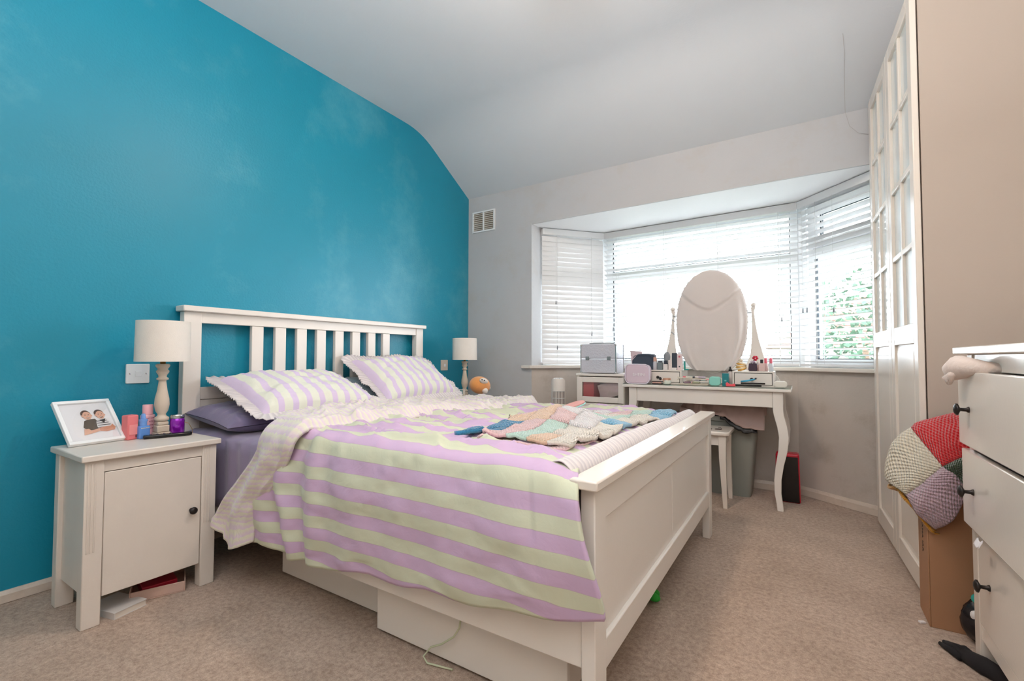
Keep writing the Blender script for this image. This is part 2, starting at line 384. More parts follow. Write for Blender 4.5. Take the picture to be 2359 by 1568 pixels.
# bay: soffit, lower wall, sill
so = offs(WL, .16)
struct(MB().box(.65, 3.05, YW + .015, 3.02, ZH, 2.5).box(.35, 3.3, 3.02, 3.72, ZH, 2.5).build('ceiling_bay', soffit_m))
lo = offs(BW, .32)
lw_ = MB()
for i in range(4): lw_.prism([BW[i], BW[i + 1], lo[i + 1], lo[i]], 0, ZS - .024)
struct(lw_.build('wall_bay', low_wall))
wo = offs(WL, .13)
si = offs(BW, -.035)
si[0] = (.655, YW - .035); si[-1] = (3.05, YW - .035)
s_ = MB(); s_.prism([(.57, YW - .001), (.57, YW - .035)] + si + [(3.05, YW - .001)] + wo[::-1][:] + [(.652, YW - .001)], ZS - .024, ZS)
struct(s_.build('trim_1', sill_m, bevel=.004))
# skirting boards
def skirt(a, b, name, h=.06, th=.014):
    d = Vector((b[0] - a[0], b[1] - a[1], 0)); L = d.length; d.normalize(); nrm = Vector((d.y, -d.x, 0))
    M = Matrix.Translation((a[0], a[1], 0)) @ Matrix((d, nrm, Vector((0, 0, 1)))).transposed().to_4x4()
    o = MB().prism([(0, .002), (th, .002), (th, h * .7), (th * .45, h), (0, h)], 0, L, M=M @ Matrix(((0, 0, 1, 0), (1, 0, 0, 0), (0, 1, 0, 0), (0, 0, 0, 1)))).build(name, skirt_m)
    return struct(o)
skirt((0, YB), (0, YW), 'baseboard_left', .045)
skirt((.001, YW), (.65, YW), 'baseboard_window')
for i in range(4): skirt(BW[i], BW[i + 1], 'baseboard_bay')
skirt((XR, 1.5), (XR, YB), 'baseboard_right')

# ------------------------------------------------------------------ windows (one per side of the bay)
def frame_M(a, b):
    d = Vector((b[0] - a[0], b[1] - a[1], 0)); L = d.length; d.normalize()
    out = Vector((-d.y, d.x, 0))
    return L, Matrix.Translation((a[0], a[1], 0)) @ Matrix((d, out, Vector((0, 0, 1)))).transposed().to_4x4()
gasket = mat('dark_window_gasket', '22303A', .6)
def window(idx, a, b, sash):
    L, M = frame_M(a, b)
    root = bpy.data.objects.new('window_%d' % idx, None); COL.objects.link(root); root.matrix_world = M; root['kind'] = 'structure'
    y0, y1 = .055, .115; z0, z1 = ZS, ZH - .003; fwid = .06; tz = 1.60
    f = MB()
    f.box(.012, fwid, y0, y1, z0, z1); f.box(L - fwid, L - .012, y0, y1, z0, z1)
    f.box(fwid, L - fwid, y0, y1, z0, z0 + .055); f.box(fwid, L - fwid, y0, y1, z1 - .06, z1); f.box(fwid, L - fwid, y0, y1, tz, tz + .06)
    f.build('window_frame', upvc, root, bevel=.004)
    for (za, zb, s) in ((z0 + .055, tz, sash in ('both',)), (tz + .06, z1 - .06, sash in ('both', 'top'))):
        xa, xb = fwid, L - fwid; k = 0
        if s:
            g = MB(); k = .05
            g.box(xa, xa + k, y0 - .012, y1 - .02, za, zb); g.box(xb - k, xb, y0 - .012, y1 - .02, za, zb)
            g.box(xa + k, xb - k, y0 - .012, y1 - .02, za, za + k); g.box(xa + k, xb - k, y0 - .012, y1 - .02, zb - k, zb)
            g.build('window_sash', upvc, root, bevel=.003)
            h = MB(); h.box((xa + xb) / 2 - .05, (xa + xb) / 2 + .05, y0 - .035, y0 - .024, za + .02, za + .035); h.box((xa + xb) / 2 - .015, (xa + xb) / 2 + .015, y0 - .03, y0 - .01, za + .015, za + .04)
            h.build('window_handle', upvc, root, bevel=.002)
        xa += k; xb -= k; za += k; zb -= k
        g = MB(); t = .006
        g.box(xa, xa + t, y0 + .01, y0 + .03, za, zb); g.box(xb - t, xb, y0 + .01, y0 + .03, za, zb); g.box(xa + t, xb - t, y0 + .01, y0 + .03, za, za + t); g.box(xa + t, xb - t, y0 + .01, y0 + .03, zb - t, zb)
        g.build('gasket', gasket, root)
        MB().box(xa + t, xb - t, y0 + .018, y0 + .022, za + t, zb - t).build('pane', pane_m, root)
    return root
window(1, WL[0], WL[1], 'top'); window(2, WL[1], WL[2], 'none'); window(3, WL[2], WL[4], 'top')
# corner posts between the windows
for i, p in enumerate((WL[1], WL[2])):
    struct(MB().lathe([(.05, 0), (.05, ZH - ZS)], 12, (p[0] + (-.02 if i == 0 else .02), p[1] + .10, ZS)).build('trim_%d' % (i + 2), upvc))

# ------------------------------------------------------------------ venetian blinds
cord_m = mat('blind_cord', 'D9DADA', .8)
cord_dark = mat('grey_blind_pull', '8F949A', .5)
def blind(label, a, b, tilt, tilt_top, pulls):
    L, M = frame_M(a, b)
    root = thing('venetian_blind', label, 'blind'); root.matrix_world = M
    x0, x1 = .012, L - .012; zt = ZH - .002
    MB().box(x0, x1, -.03, .02, zt - .055, zt - .003).build('headrail', blindw, root, bevel=.004)
    zb, n = .885, 25; pitch_ = (zt - .085 - zb) / n
    MB().box(x0, x1, -.024, .018, .852, .868).build('bottom_rail', blindw, root, bevel=.004)
    meshes = {}
    for k in range(n + 1):
        z = zb + k * pitch_; t = tilt if k < n * .62 else tilt_top
        if t not in meshes:
            s = MB(); w_ = .048; ca, sa = math.cos(R(t)), math.sin(R(t)); pts = []
            for q in range(5):
                u = q / 4 * 2 - 1; pts.append((u * w_ / 2, .0025 * (1 - u * u)))
            prof = [(u * ca - v * sa, u * sa + v * ca) for u, v in pts] + [(u * ca - (v - .0024) * sa, u * sa + (v - .0024) * ca) for u, v in pts[::-1]]
            s.prism([(0, 0)] * 0 or [(p[0], p[1]) for p in prof], x0, x1, M=Matrix(((0, 0, 1, 0), (1, 0, 0, 0), (0, 1, 0, 0), (0, 0, 0, 1))))
            o = s.build('slat', blindw, root, smooth='auto'); meshes[t] = o.data
        else:
            o = bpy.data.objects.new('slat', meshes[t]); COL.objects.link(o); o.parent = root
        o.location = (0, -.004, z)
    for f in ((.22, .78) if L < 1 else (.08, .36, .64, .92)):
        x = x0 + f * (x1 - x0); cm = MB()
        for yy in (-.0305, .0225): cm.box(x - .0012, x + .0012, yy - .0006, yy + .0006, .86, zt - .05)
        cm.build('ladder_cord', cord_m, root)
    for (f, z) in pulls:
        x = x0 + f * (x1 - x0)
        cm = MB(); cm.tube([(x, -.036, zt - .05), (x, -.037, z + .03)], .0009, 5); cm.build('pull_cord', cord_m, root)
        MB().lathe([(.002, .03), (.0045, .022), (.006, 0), (.0045, -.004)], 10, (x, -.037, z)).build('cord_tassel', cord_dark, root, smooth=True)
    return root
blind('white slatted blind shut tight at the left side of the bay', WL[0], WL[1], 72, 78, [(.2, 1.36), (.78, 1.10), (.22, .98)])
blind('wide white slatted blind open across the middle of the bay', WL[1], WL[2], -9, -14, [(.06, 1.14), (.93, 1.17)])
blind('white slatted blind open on the right of the bay by the wardrobe', WL[2], WL[4], -9, -14, [(.07, 1.22), (.12, 1.22), (.42, 1.2)])

# ------------------------------------------------------------------ wall fittings
def face_plate(t, w_, h_): pass
v = thing('air_vent', 'white louvred air vent high beside the teal corner', 'vent', (.17, YW, 2.10))
MB().box(-.12, .12, -.012, 0, -.092, -.078).box(-.12, .12, -.012, 0, .078, .092).box(-.12, -.104, -.012, 0, -.078, .078).box(.104, .12, -.012, 0, -.078, .078).box(-.008, .008, -.012, 0, -.078, .078).build('frame', upvc, v, bevel=.002)
MB().box(-.104, .104, -.003, 0, -.078, .078).build('backing', mat('vent_dark_backing', '8E8478', .8), v)
for sx in (-1, 1):
    for k in range(9):
        z = -.068 + k * .017; x0, x1 = (.008, .104) if sx > 0 else (-.104, -.008)
        MB().box(x0, x1, -.011, -.004, z - .0035, z + .0035).build('louvre', mat('vent_louvre', 'CFC8BF', .6), v)
sw = thing('light_switch', 'square white light switch on the teal wall beside the lamp', 'switch', (0, .4315, .835))
MB().prism([(p[0], p[1]) for p in rbox(.086, .086, 0, .004)], .0, .010, M=Matrix(((0, 0, 1, 0), (1, 0, 0, 0), (0, 1, 0, 0), (0, 0, 0, 1)))).build('switch_plate', upvc, sw, bevel=.002)
MB().box(.010, .016, -.011, .011, -.012, .012, M=Matrix.Rotation(R(5), 4, 'Y')).build('rocker', upvc, sw, bevel=.001)
for s in (-1, 1): MB().lathe([(.0032, 0), (.0032, .0015), (.001, .002)], 10, M=Matrix.Translation((.0095, s * .03, 0)) @ Matrix.Rotation(R(90), 4, 'Y')).build('screw', chrome, sw)
so_ = thing('light_switch', 'small white switch on the teal wall beside the far pillow', 'switch', (0, 2.505, .845))
MB().prism(rbox(.082, .086, 0, .004), 0, .009, M=Matrix(((0, 0, 1, 0), (1, 0, 0, 0), (0, 1, 0, 0), (0, 0, 0, 1)))).build('switch_plate', mat('aged_switch_plate', 'D9CDBF', .5), so_, bevel=.002)
MB().box(.009, .014, -.009, .009, -.011, .011).build('rocker', upvc, so_, bevel=.001)
# thin plaster crack on the slope
crack = MB().tube([(2.71, 2.42, 2.558), (2.72, 2.5, 2.512), (2.73, 2.68, 2.405), (2.74, 2.81, 2.32), (2.76, 2.822, 2.24), (2.80, 2.824, 2.19), (2.86, 2.825, 2.165)],   .0008, 5)
wo_ = crack.build('plaster_crack', mat('grey_crack_line', 'B2ADAB', .7)); tag(wo_, 'thin grey crack running down the sloping ceiling near the wardrobe', 'crack')  # plaster crack modelled as a thin tube on the surface
# pendant ceiling lamp above the bed (just above the frame)
pl = thing('ceiling_lamp', 'round warm glass ceiling lamp above the foot of the bed', 'lamp', (1.74, 1.12, ZC))
MB().lathe([(.05, 0), (.05, -.015), (.02, -.03)], 20).build('ceiling_rose', upvc, pl, smooth=True)
MB().tube([(0, 0, -.03), (0, 0, -.14)], .004, 8).build('cable', upvc, pl)
MB().lathe([(.02, -.13), (.06, -.145), (.09, -.175), (.104, -.215), (.104, -.232), (.100, -.232), (.100, -.215), (.086, -.178), (.058, -.15)], 32).build('light_shield_dome', upvc, pl, smooth=True)  # unseen dome, added to keep direct lamp light off the ceiling
MB().ball((0, 0, -.225), .09, 16).build('globe', mk_emit('warm_lamp_glass', LAMP_COL, LAMP), pl, smooth=True)

# ------------------------------------------------------------------ bed
BY0, BY1, BX = .594, 2.168, 2.104
bed = thing('bed_frame', 'white wooden double bed frame with slatted headboard and panelled footboard', 'bed', (0, 0, 0))
for y0, y1 in ((BY0 - .014, BY0 + .062), (BY1 - .062, BY1 + .01)):
    MB().box(.03, .075, y0, y1, 0, 1.124).build('headboard_post', white, bed, bevel=.003)
MB().box(.012, .098, BY0 - .026, BY1 + .022, 1.124, 1.151).build('headboard_cap', white, bed, bevel=.004)
MB().box(.036, .070, BY0 + .062, BY1 - .062, 1.073, 1.124).build('headboard_top_rail', white, bed, bevel=.002)
for k in range(8):
    y = .930 + k * .1276
    MB().box(.04, .066, y - .031, y + .031, .764, 1.073).build('slat', white, bed, bevel=.003)
MB().box(.036, .070, BY0 + .062, BY1 - .062, .706, .764).build('headboard_lower_rail', white_old, bed, bevel=.003)
MB().box(.042, .066, BY0 + .062, BY1 - .062, .22, .704).build('headboard_panel', white_old, bed)
# footboard
for y0, y1 in ((BY0, BY0 + .07), (BY1 - .07, BY1)):
    MB().box(BX - .036, BX, y0, y1, 0, .606).build('footboard_post', white, bed, bevel=.003)
MB().box(BX - .055, BX + .016, BY0 - .024, BY1 + .022, .606, .629).build('footboard_cap', white_cream, bed, bevel=.004)
MB().box(BX - .034, BX - .002, BY0 + .07, BY1 - .07, .52, .606).build('footboard_top_rail', white, bed, bevel=.003)
MB().box(BX - .034, BX - .002, BY0 + .07, BY1 - .07, .16, .235).build('footboard_bottom_rail', white, bed, bevel=.004)
ym = (BY0 + BY1) / 2
for y0, y1 in ((BY0 + .07, ym - .003), (ym + .003, BY1 - .07)):
    MB().box(BX - .028, BX - .013, y0, y1, .235, .52).build('footboard_panel', white, bed, bevel=.002)
for y in (BY0 + .006, BY1 - .03):
    MB().box(.07, BX - .036, y, y + .024, .186, .375).build('side_rail', white, bed, bevel=.003)
MB().box(.075, BX - .04, BY0 + .05, BY1 - .05, .27, .30).build('bed_base', mat('slatted_base_wood', 'B89E7C', .7), bed)
MB().box(1.0, 1.05, 1.36, 1.40, 0, .27).build('centre_leg', white, bed)
# mattress
mt = thing('mattress', 'deep mattress under a dusty lilac fitted sheet on the bed', 'mattress', (0, 0, 0))
def mat_f(x0, x1, y0, y1, z0, z1, r):
    return MB().prism([(p[0] + (x0 + x1) / 2, p[1] + (y0 + y1) / 2) for p in rbox(x1 - x0, y1 - y0, 0, r, 6)], z0, z1)
mat_f(.085, 2.045, .625, 2.135, .302, .565, .06).build('mattress_body', mat('mattress_ticking', 'C8C4C6', .9), mt, bevel=.03, seg=3)
sb = MB()
def sheet(u, v_):
    s = (v_ - .5) * 2; y = 1.38 + s * .79; z = .572
    if abs(s) > .95:
        z -= (abs(s) - .95) * 20 * .30; y = 1.38 + math.copysign(.7845 + .004 * math.sin(u * 60), s)
    x = .08 + u * .9
    return (x, y, z + .004 * fbm(x * 9, y * 9))
vs_ = [0, .004, .008, .012, .016, .02, .024, .027] + [i / 40 for i in range(2, 39)] + [.973, .976, .98, .984, .988, .992, .996, 1]
sb.grid(lambda u, v_: sheet(u, vs_[min(len(vs_) - 1, round(v_ * (len(vs_) - 1)))]), 60, len(vs_) - 1)
sb.build('fitted_sheet', plain_sheet, mt, smooth=True, solid=.003)

# duvet --------------------------------------------------------------------------------------------
def lerp(a, b, t): return a + (b - a) * t
def table(pts, x):
    if x <= pts[0][0]: return pts[0][1]
    for (a, b), (c_, d_) in zip(pts, pts[1:]):
        if x <= c_: return lerp(b, d_, (x - a) / (c_ - a))
    return pts[-1][1]
HEM = [(.60, .195), (.80, .215), (1.06, .200), (1.25, .235), (1.5, .255), (1.81, .285), (2.1, .345), (2.15, .35)]
YN, YF_, ZT = .555, 2.215, .632
def section(c, zt=ZT):
    """c = arc coordinate across the bed; below zt the near side hangs, beyond it the top runs to the far side"""
    r = .055
    if c < zt - r: return (YN, c, (0, -1, 0))
    arc = r * math.pi / 2; a = (c - (zt - r)) / r
    if a < math.pi / 2: return (YN + r - r * math.cos(a), zt - r + r * math.sin(a), (0, -math.cos(a), math.sin(a)))
    c2 = c - (zt - r) - arc; top = YF_ - YN - 2 * r
    if c2 < top: return (YN + r + c2, zt, (0, 0, 1))
    a = (c2 - top) / r
    if a < math.pi / 2: return (YF_ - r + r * math.sin(a), zt - r + r * math.cos(a), (0, math.sin(a), math.cos(a)))
    c3 = c2 - top - arc; return (YF_, zt - r - c3, (0, 1, 0))
CT = ZT - .055 + .055 * math.pi + (YF_ - YN - .11) + .25   # far hem
def wrinkle(x, c):
    top = sm(.60, .70, c)
    side = 1 - top
    w_ = .010 * fbm(x * 1.2, c * 2.0, 3, 2.2) + .004 * fbm(x * 3, c * 3, 9, 3)
    # vertical folds on the hanging side, stronger near the head
    w_ += side * (.016 * math.exp(-((x - .95) / .3) ** 2) * math.sin(x * 34 + 2.5 * fbm(x, c, 1, 3)) + .006 * math.sin(x * 11 + 3 * fbm(x, c, 4, 2)))
    # long creases along the bed on top
    rdg = 1 - abs(fbm(x * .8 + .3 * c, c * 3.4, 12, 1.6)); rdg = max(0, rdg - .72) / .28
    w_ += top * (.020 * rdg ** 2 + .012 * fbm(x * 2.2, c * 2.8, 20, 1.5))
    crum = (1 - sm(.8, 1.4, x)) * top
    w_ += crum * .014 * (1 - abs(fbm(x * 3.2, c * 3.2, 30, 1.6)) * 2.0)
    cr_ = max(0, 1 - abs(fbm(x * 1.6, c * 5.5, 91, 1.5)) * 2.4) ** 3
    w_ += top * .012 * cr_ + crum * .008 * max(0, 1 - abs(fbm(x * 6, c * 6, 95, 1.5)) * 2) ** 2
    return w_
def drop(x, y): return -.034 * sm(1.0, 1.9, y) - .012 * sm(1.2, 1.9, y) * (1 - sm(.7, 1.4, x))
def duv(u, v_):
    x = lerp(.62, 2.05, u); hem = table(HEM, x)
    c = lerp(hem, CT, v_ ** 1.0)
    y, z, nrm = section(c)
    side = 1 - sm(.58, .64, c)
    xx = x
    b_ = 1 - sm(.56, .76, c)
    xx = lerp(lerp(.70, lerp(.60, .90, sm(.2, .66, c)), b_), lerp(2.028, lerp(2.086, 2.142, (1 - sm(.34, .60, c))), b_), u)
    w_ = wrinkle(xx, c) * (1 - .6 * sm(.93, 1.0, u) * 1.0)
    if c < .63 and u > .9: w_ = w_ * .5 + .004
    bulge = side * .022 * math.sin(math.pi * min(1, max(0, (c - hem) / (.63 - hem))))
    puff = .018 * (1 - side) * sm(0, .06, 1 - u) if c < CT - .3 else 0
    k = w_ + bulge + puff
    if c > ZT + 1.2: k = max(k, -.004)
    z2 = z + nrm[2] * k
    if side > .5 and v_ < .02: z2 += .006 * math.sin(x * 25)
    if nrm[2] > .9 and u > .9: z2 = min(z2, lerp(z2, .645, sm(.9, 1, u)))
    y2 = y + nrm[1] * k
    y2 = min(y2, BY0 - .016 + 3 * (1 - side))
    if c > .8: z2 += drop(xx, y)
    return (xx, y2, z2)
def duv_uv(u, v_):
    x = lerp(.62, 2.05, u); c = lerp(table(HEM, x), CT, v_); t = sm(.66, .85, c)
    return (c + t * (.035 * fbm(x * 1.8, c * 2.4, 44, 1.5) + .02 * (1 - sm(.9, 1.6, x)) * fbm(x * 6, c * 6, 47, 1.5)), x)
dv = thing('duvet', 'striped lilac and pale green duvet spread over the bed', 'duvet', (0, 0, 0))
MB().grid(duv, 170, 300, duv_uv).build('duvet_cover', duvet_m, dv, smooth=True, solid=.010, off=-1)
# folded-back head edge showing the mottled reverse
def fold(u, v_):
    c = lerp(.235, ZT - .055 + .055 * math.pi + (YF_ - YN - .11) + .12, v_)
    y, z, nrm = section(c, ZT + .018)
    t = sm(.20, .66, c)
    if c < .66: xa, xb = lerp(.515, .845, t), lerp(.77, 1.04, t ** 1.3)
    else:
        yy = y; xa = table([(.5, .86), (.75, .72), (1.28, .58), (1.7, .52), (2.3, .46)], yy); xb = xa + table([(.5, .19), (.9, .46), (1.5, .62), (2.3, .60)], yy) + .06 * fbm(yy * 2, 1.5)
    zb = 0
    x = lerp(xa, xb, u)
    k = .028 + .012 * fbm(x * 2.5, c * 3, 40, 1.8) + .014 * (1 - abs(fbm(x * 3, c * 2.6, 50, 1.7)) * 2) * sm(.6, .75, c)
    k += .012 * math.sin(c * 55 + 3 * u + 2 * fbm(x, c, 2, 3)) * (.35 if c > .66 else .15)
    if c > .66:
        rg = (1 - abs(fbm(x * 3.5 + 2 * yy, c * 4.2, 71, 1.5)) * 1.6); k += .016 * max(0, rg) ** 3 * sm(.66, .8, c)
        k += .007 * max(0, 1 - abs(fbm(x * 9, c * 7, 81, 1.5)) * 2) ** 2 * sm(.66, .8, c)
    k *= (1 - .75 * sm(.88, 1, u)) * (1 - .6 * (1 - sm(0, .10, u)))
    k += .022 * (1 - sm(.6, .7, c))
    if c < .66:
        k += .014 * math.sin(u * 9 + c * 6) * (1 - sm(.5, .66, c))
        z += (-.045 * math.sin(u * math.pi * .9) * 1 + .0) * (1 - sm(.24, .30, c)) - .0
        if u < .3: z += .02 * (1 - sm(.24, .3, c))
    if c > .7: z += drop(x, y)
    return (x, y + nrm[1] * k, z + nrm[2] * k)
MB().grid(fold, 110, 300, lambda u, v_: (u * .4 + v_ * .02, v_ * 2.2)).build('folded_back_edge', mk_stripe('reverse_cotton_long', 'DACBD6', 'DDDBCB', .019, .5, None, .3, .22, mottled=.02, axis='Y'), dv, smooth=True, solid=.012)
# pleated ruffles on duvet ends
def foot_ruffle(u, v_):
    y = lerp(.615, 2.14, v_); p = math.sin(y * 150 + 2 * math.sin(y * 11)); x = lerp(1.985, 2.053, u) + .004 * fbm(y * 4, 2)
    z = .652 + .005 * fbm(y * 3, 5) + .012 * math.sin(math.pi * min(1, u * 1.3)) - .018 * u + .003 * p * u
    z += .5 * drop(x, y)
    if u > .8: z -= (u - .8) * .22; x = min(x, 2.0455)
    return (x, y, z)
MB().grid(foot_ruffle, 8, 420, lambda u, v_: (u * .08, v_ * 1.5)).build('pleated_ruffle', ruffle_m, dv, smooth=True, solid=.003)
def head_ruffle(u, v_):
    y = lerp(.95, 2.18, v_); p = math.sin(y * 130 + 2 * math.sin(y * 9))
    xe = table([(.5, .86), (.75, .72), (1.28, .58), (1.7, .52), (2.3, .46)], y)
    return (xe + .03 - u * .06, y, .664 + drop(.5, y) + .01 * fbm(y * 3, 8) - .02 * u + .006 * p * u)
MB().grid(head_ruffle, 6, 330, lambda u, v_: (u * .06, v_ * 1.2)).build('pleated_ruffle', ruffle_m, dv, smooth=True, solid=.003)

# pillows ------------------------------------------------------------------------------------------
def make_pillow(name, label, M, w_, h_, th, material, seed, ruffle=True, stripes=.0, parent=None):
    root = thing(name, label, 'pillow', (0, 0, 0)); root.matrix_world = M
    def shape(u, v_, s):
        a, b = u * 2 - 1, v_ * 2 - 1
        pa, pb = 1 - abs(a) ** 3.2, 1 - abs(b) ** 3.0
        t = th / 2 * max(0, pa) ** .45 * max(0, pb) ** .45
        pin = 1 - .06 * (1 - abs(b)) * abs(a) ** 4 * 0
        x = a * w_ / 2 * (1 - .035 * (1 - b * b) * 0 - .02 * b * b * 0); y = b * h_ / 2
        x *= 1 - .05 * (1 - b * b) * abs(a) ** 3; y *= 1 - .06 * (1 - a * a) * abs(b) ** 3
        edge = min(1, min(1 - abs(a), 1 - abs(b)) * 6)
        wr = (.010 * fbm(x * 5, y * 5, seed, 1.5) + .008 * (1 - 2 * abs(fbm(x * 4, y * 9, seed + 5, 1.5)))) * edge
        wr += .004 * math.sin(a * 45 + 4 * b + seed) * max(0, abs(b) - .55) * 2 * edge
        return (x, y, s * t + wr * (1 if s > 0 else .3) + s * .001)
    g = MB()
    g.grid(lambda u, v_: shape(u, v_, 1), 60, 44, lambda u, v_: (u * w_, v_ * h_))
    g.grid(lambda u, v_: shape(1 - u, v_, -1), 60, 44, lambda u, v_: ((1 - u) * w_, v_ * h_))
    g.build('pillowcase', material, root, smooth=True)
    if ruffle:
        per = []
        N = 360
        for i in range(N):
            q = i / N * 4; k = int(q); f = q - k
            a, b = [(f * 2 - 1, -1), (1, f * 2 - 1), (1 - f * 2, 1), (-1, 1 - f * 2)][k]
            x = a * w_ / 2 * (1 - .05 * (1 - b * b) * abs(a) ** 3); y = b * h_ / 2 * (1 - .06 * (1 - a * a) * abs(b) ** 3)
            nx, ny = (a if abs(a) > .999 else a ** 15, b if abs(b) > .999 else b ** 15); L = math.hypot(nx, ny) or 1
            per.append((x, y, nx / L, ny / L))
        vs, uvs = [], []
        for j in range(6):
            for i in range(N + 1):
                x, y, nx, ny = per[i % N]; t = j / 5; rw = .066 * (1 + .25 * fbm(i * .05, seed)); p = math.sin((i % N) / N * 2 * math.pi * 115 + 1.5 * math.sin(i * .13))
                vs.append((x + nx * (rw * t - .006), y + ny * (rw * t - .006), (.005 * p + .020 * fbm((i % N) * .04, seed + 3)) * t)); uvs.append((t * .05, i / N * 2.2))
        N1 = N + 1
        fs = [(j * N1 + i, j * N1 + i + 1, (j + 1) * N1 + i + 1, (j + 1) * N1 + i) for j in range(5) for i in range(N)]
        r_ = MB(); r_.add(vs, fs, uvs); r_.build('ruffle', ruffle_m, root, smooth=True, solid=.002)
    return root
def PM(c, xa, ya):
    xa = Vector(xa).normalized(); ya = Vector(ya).normalized(); za = xa.cross(ya).normalized(); ya = za.cross(xa)
    return Matrix.Translation(c) @ Matrix((xa, ya, za)).transposed().to_4x4()
make_pillow('pillow', 'striped lilac and cream ruffled pillow near the picture frame side', PM((.315, 1.035, .728), (.0, 1, 0), (-.40, .02, .14)), .64, .42, .15, pillow_m, 1)
make_pillow('pillow', 'striped ruffled pillow standing steeply at the far side of the headboard', PM((.285, 1.80, .775), (-.02, 1, .02), (-.34, .05, .24)), .64, .40, .15, pillow_m, 4)
make_pillow('pillow', 'plain dark lilac pillow pressed flat beneath the nearer striped pillow', PM((.27, .93, .628), (0, 1, 0), (-1, 0, .10)), .68, .40, .11, mat('dark_lilac_pillowcase', '766D8C', .85, .06, 10, .15, 200, sheen=.3), 8, ruffle=False)
make_pillow('pillow', 'plain blue grey pillow propping up the far striped pillow', PM((.20, 1.66, .685), (0, 1, .03), (-1, 0, .45)), .62, .36, .13, grey_pillow, 11, ruffle=False)

# knitted patchwork blanket on the duvet ------------------------------------------------------------
KC = dict(B='3F8DB8', L='8CC8EA', P='F2CDCE', M='CCEBDF', C='F6EEE2', E='F6D3B6', W='F4F0F2')
KM = {k: mk_knit('knit_' + n_, KC[k]) for k, n_ in dict(B='deep_blue', L='light_blue', P='pink', M='mint', C='cream', E='peach', W='white').items()}
rows = ['BPMEC', 'BPMCC', 'EEPWC', 'PEWWL', 'WWWMC', 'WPWMC', 'WPCCL', 'WWPML']
kb = thing('knitted_blanket', 'pastel knitted patchwork blanket lying rumpled on the duvet', 'blanket', (0, 0, 0))
KQ = [(1.60, .70), (1.965, .80), (1.985, 1.90), (1.50, 1.80)]
def kpos(a, b):
    x = lerp(lerp(KQ[0][0], KQ[3][0], b), lerp(KQ[1][0], KQ[2][0], b), a); y = lerp(lerp(KQ[0][1], KQ[3][1], b), lerp(KQ[1][1], KQ[2][1], b), a)
    x += .02 * math.sin(b * 9); y += .03 * math.sin(a * 5) * (1 - b)
    c = y - YN - .055 + ZT - .055 + .055 * math.pi / 2
    z = max(ZT + .034 + .5 * wrinkle(x, c), ZT + .024 + wrinkle(x, c)) + drop(x, y)
    z += .05 * math.exp(-((a - .38) / .3) ** 2 - ((b - .42) / .20) ** 2) + .02 * math.exp(-((b - .95) / .07) ** 2) * sm(.4, 1, a) + .016 * math.exp(-((b - .0) / .06) ** 2) * (1 - a)
    z += .006 * fbm(a * 5, b * 12, 60)
    return Vector((x, y, z))
NA, NB = 5, 8
for j in range(NB):
    for i in range(NA):
        def kp(u, v_, i=i, j=j):
            p = kpos((i + u) / NA, (j + v_) / NB); e = min(u, 1 - u, v_, 1 - v_); p.z += .006 * min(1, e * 5); return p
        MB().grid(kp, 8, 8, lambda u, v_: (u * .09, v_ * .13)).build('knitted_square', KM[rows[j][i]], kb, smooth=True, solid=.012, off=-1)
# second layer peeking out below the near edge
def under(u, v_):
    p = kpos(.15 + .78 * u, .01 + .25 * v_); return (p.x + .012, p.y - .02 * (1 - v_), p.z - .017)
MB().grid(under, 20, 6, lambda u, v_: (u * .3, v_ * .3)).build('folded_under_layer', KM['P'], kb, smooth=True, solid=.006)
sl = thing('sleep_mask', 'small pink oval pad with turquoise underside lying on the duvet', 'pad', (1.50, 1.76, .655), R(60), rx=R(0), ry=R(-14))
MB().prism([(.085 * math.cos(a), .036 * math.sin(a) * (1 + .25 * math.cos(a))) for a in [2 * math.pi * k / 28 for k in range(28)]], .003, .012).build('pink_face', mat('pink_foam', 'E3A9A4', .7), sl, bevel=.003)
MB().prism([(.089 * math.cos(a), .040 * math.sin(a) * (1 + .25 * math.cos(a))) for a in [2 * math.pi * k / 28 for k in range(28)]], -.004, .003).build('turquoise_back', mat('turquoise_foam', 'A5DAD5', .6), sl, bevel=.003)
sl.name = 'oval_pad'

# boxes under the bed -------------------------------------------------------------------------------
def drawer_box(label, x0, x1, y0, z1, g):
    t = thing('underbed_drawer', label, 'drawer', (x0, y0, 0), 0, g); w_ = x1 - x0; d = .60
    MB().box(0, w_, 0, .016, .012, z1).build('drawer_front', white, t, bevel=.002)
    MB().box(.02, .034, .016, d, .02, z1 - .03).box(w_ - .034, w_ - .02, .016, d, .02, z1 - .03).box(.034, w_ - .034, d - .014, d, .02, z1 - .03).build('drawer_sides', white_old, t)
    MB().box(.034, w_ - .034, .016, d - .014, .02, .026).build('drawer_base', white_old, t)
    for xx in (.06, w_ - .06): 
        for yy in (.06, d - .06): MB().lathe([(.009, 0), (.009, .02)], 12, M=Matrix.Translation((xx - .01, yy, .0095)) @ Matrix.Rotation(R(90), 4, 'Y')).build('castor', blackm, t)
drawer_box('white underbed storage drawer set back by the nightstand end', .655, 1.285, .728, .172, 'underbed storage drawers')
drawer_box('white underbed storage drawer pushed forward near the footboard', 1.305, 2.0, .664, .182, 'underbed storage drawers')
cab = MB().tube([(1.668, .657, .175), (1.664, .650, .13), (1.645, .648, .10), (1.60, .648, .065), (1.555, .65, .04), (1.535, .64, .012), (1.56, .63, .006), (1.60, .64, .005), (1.64, .65, .004)], .0028, 8)
tag(cab.build('cord', mat('pale_green_cord', 'C9CFB0', .6), smooth=True), 'pale green cord hanging over the front underbed drawer', 'cord')
grn = MB()
for k in range(14): grn.ball((2.0 + random.uniform(-.035, .035), 1.38 + random.uniform(-.06, .06), .018 + random.uniform(0, .012)), (random.uniform(.015, .026), random.uniform(.015, .03), .014), 6)
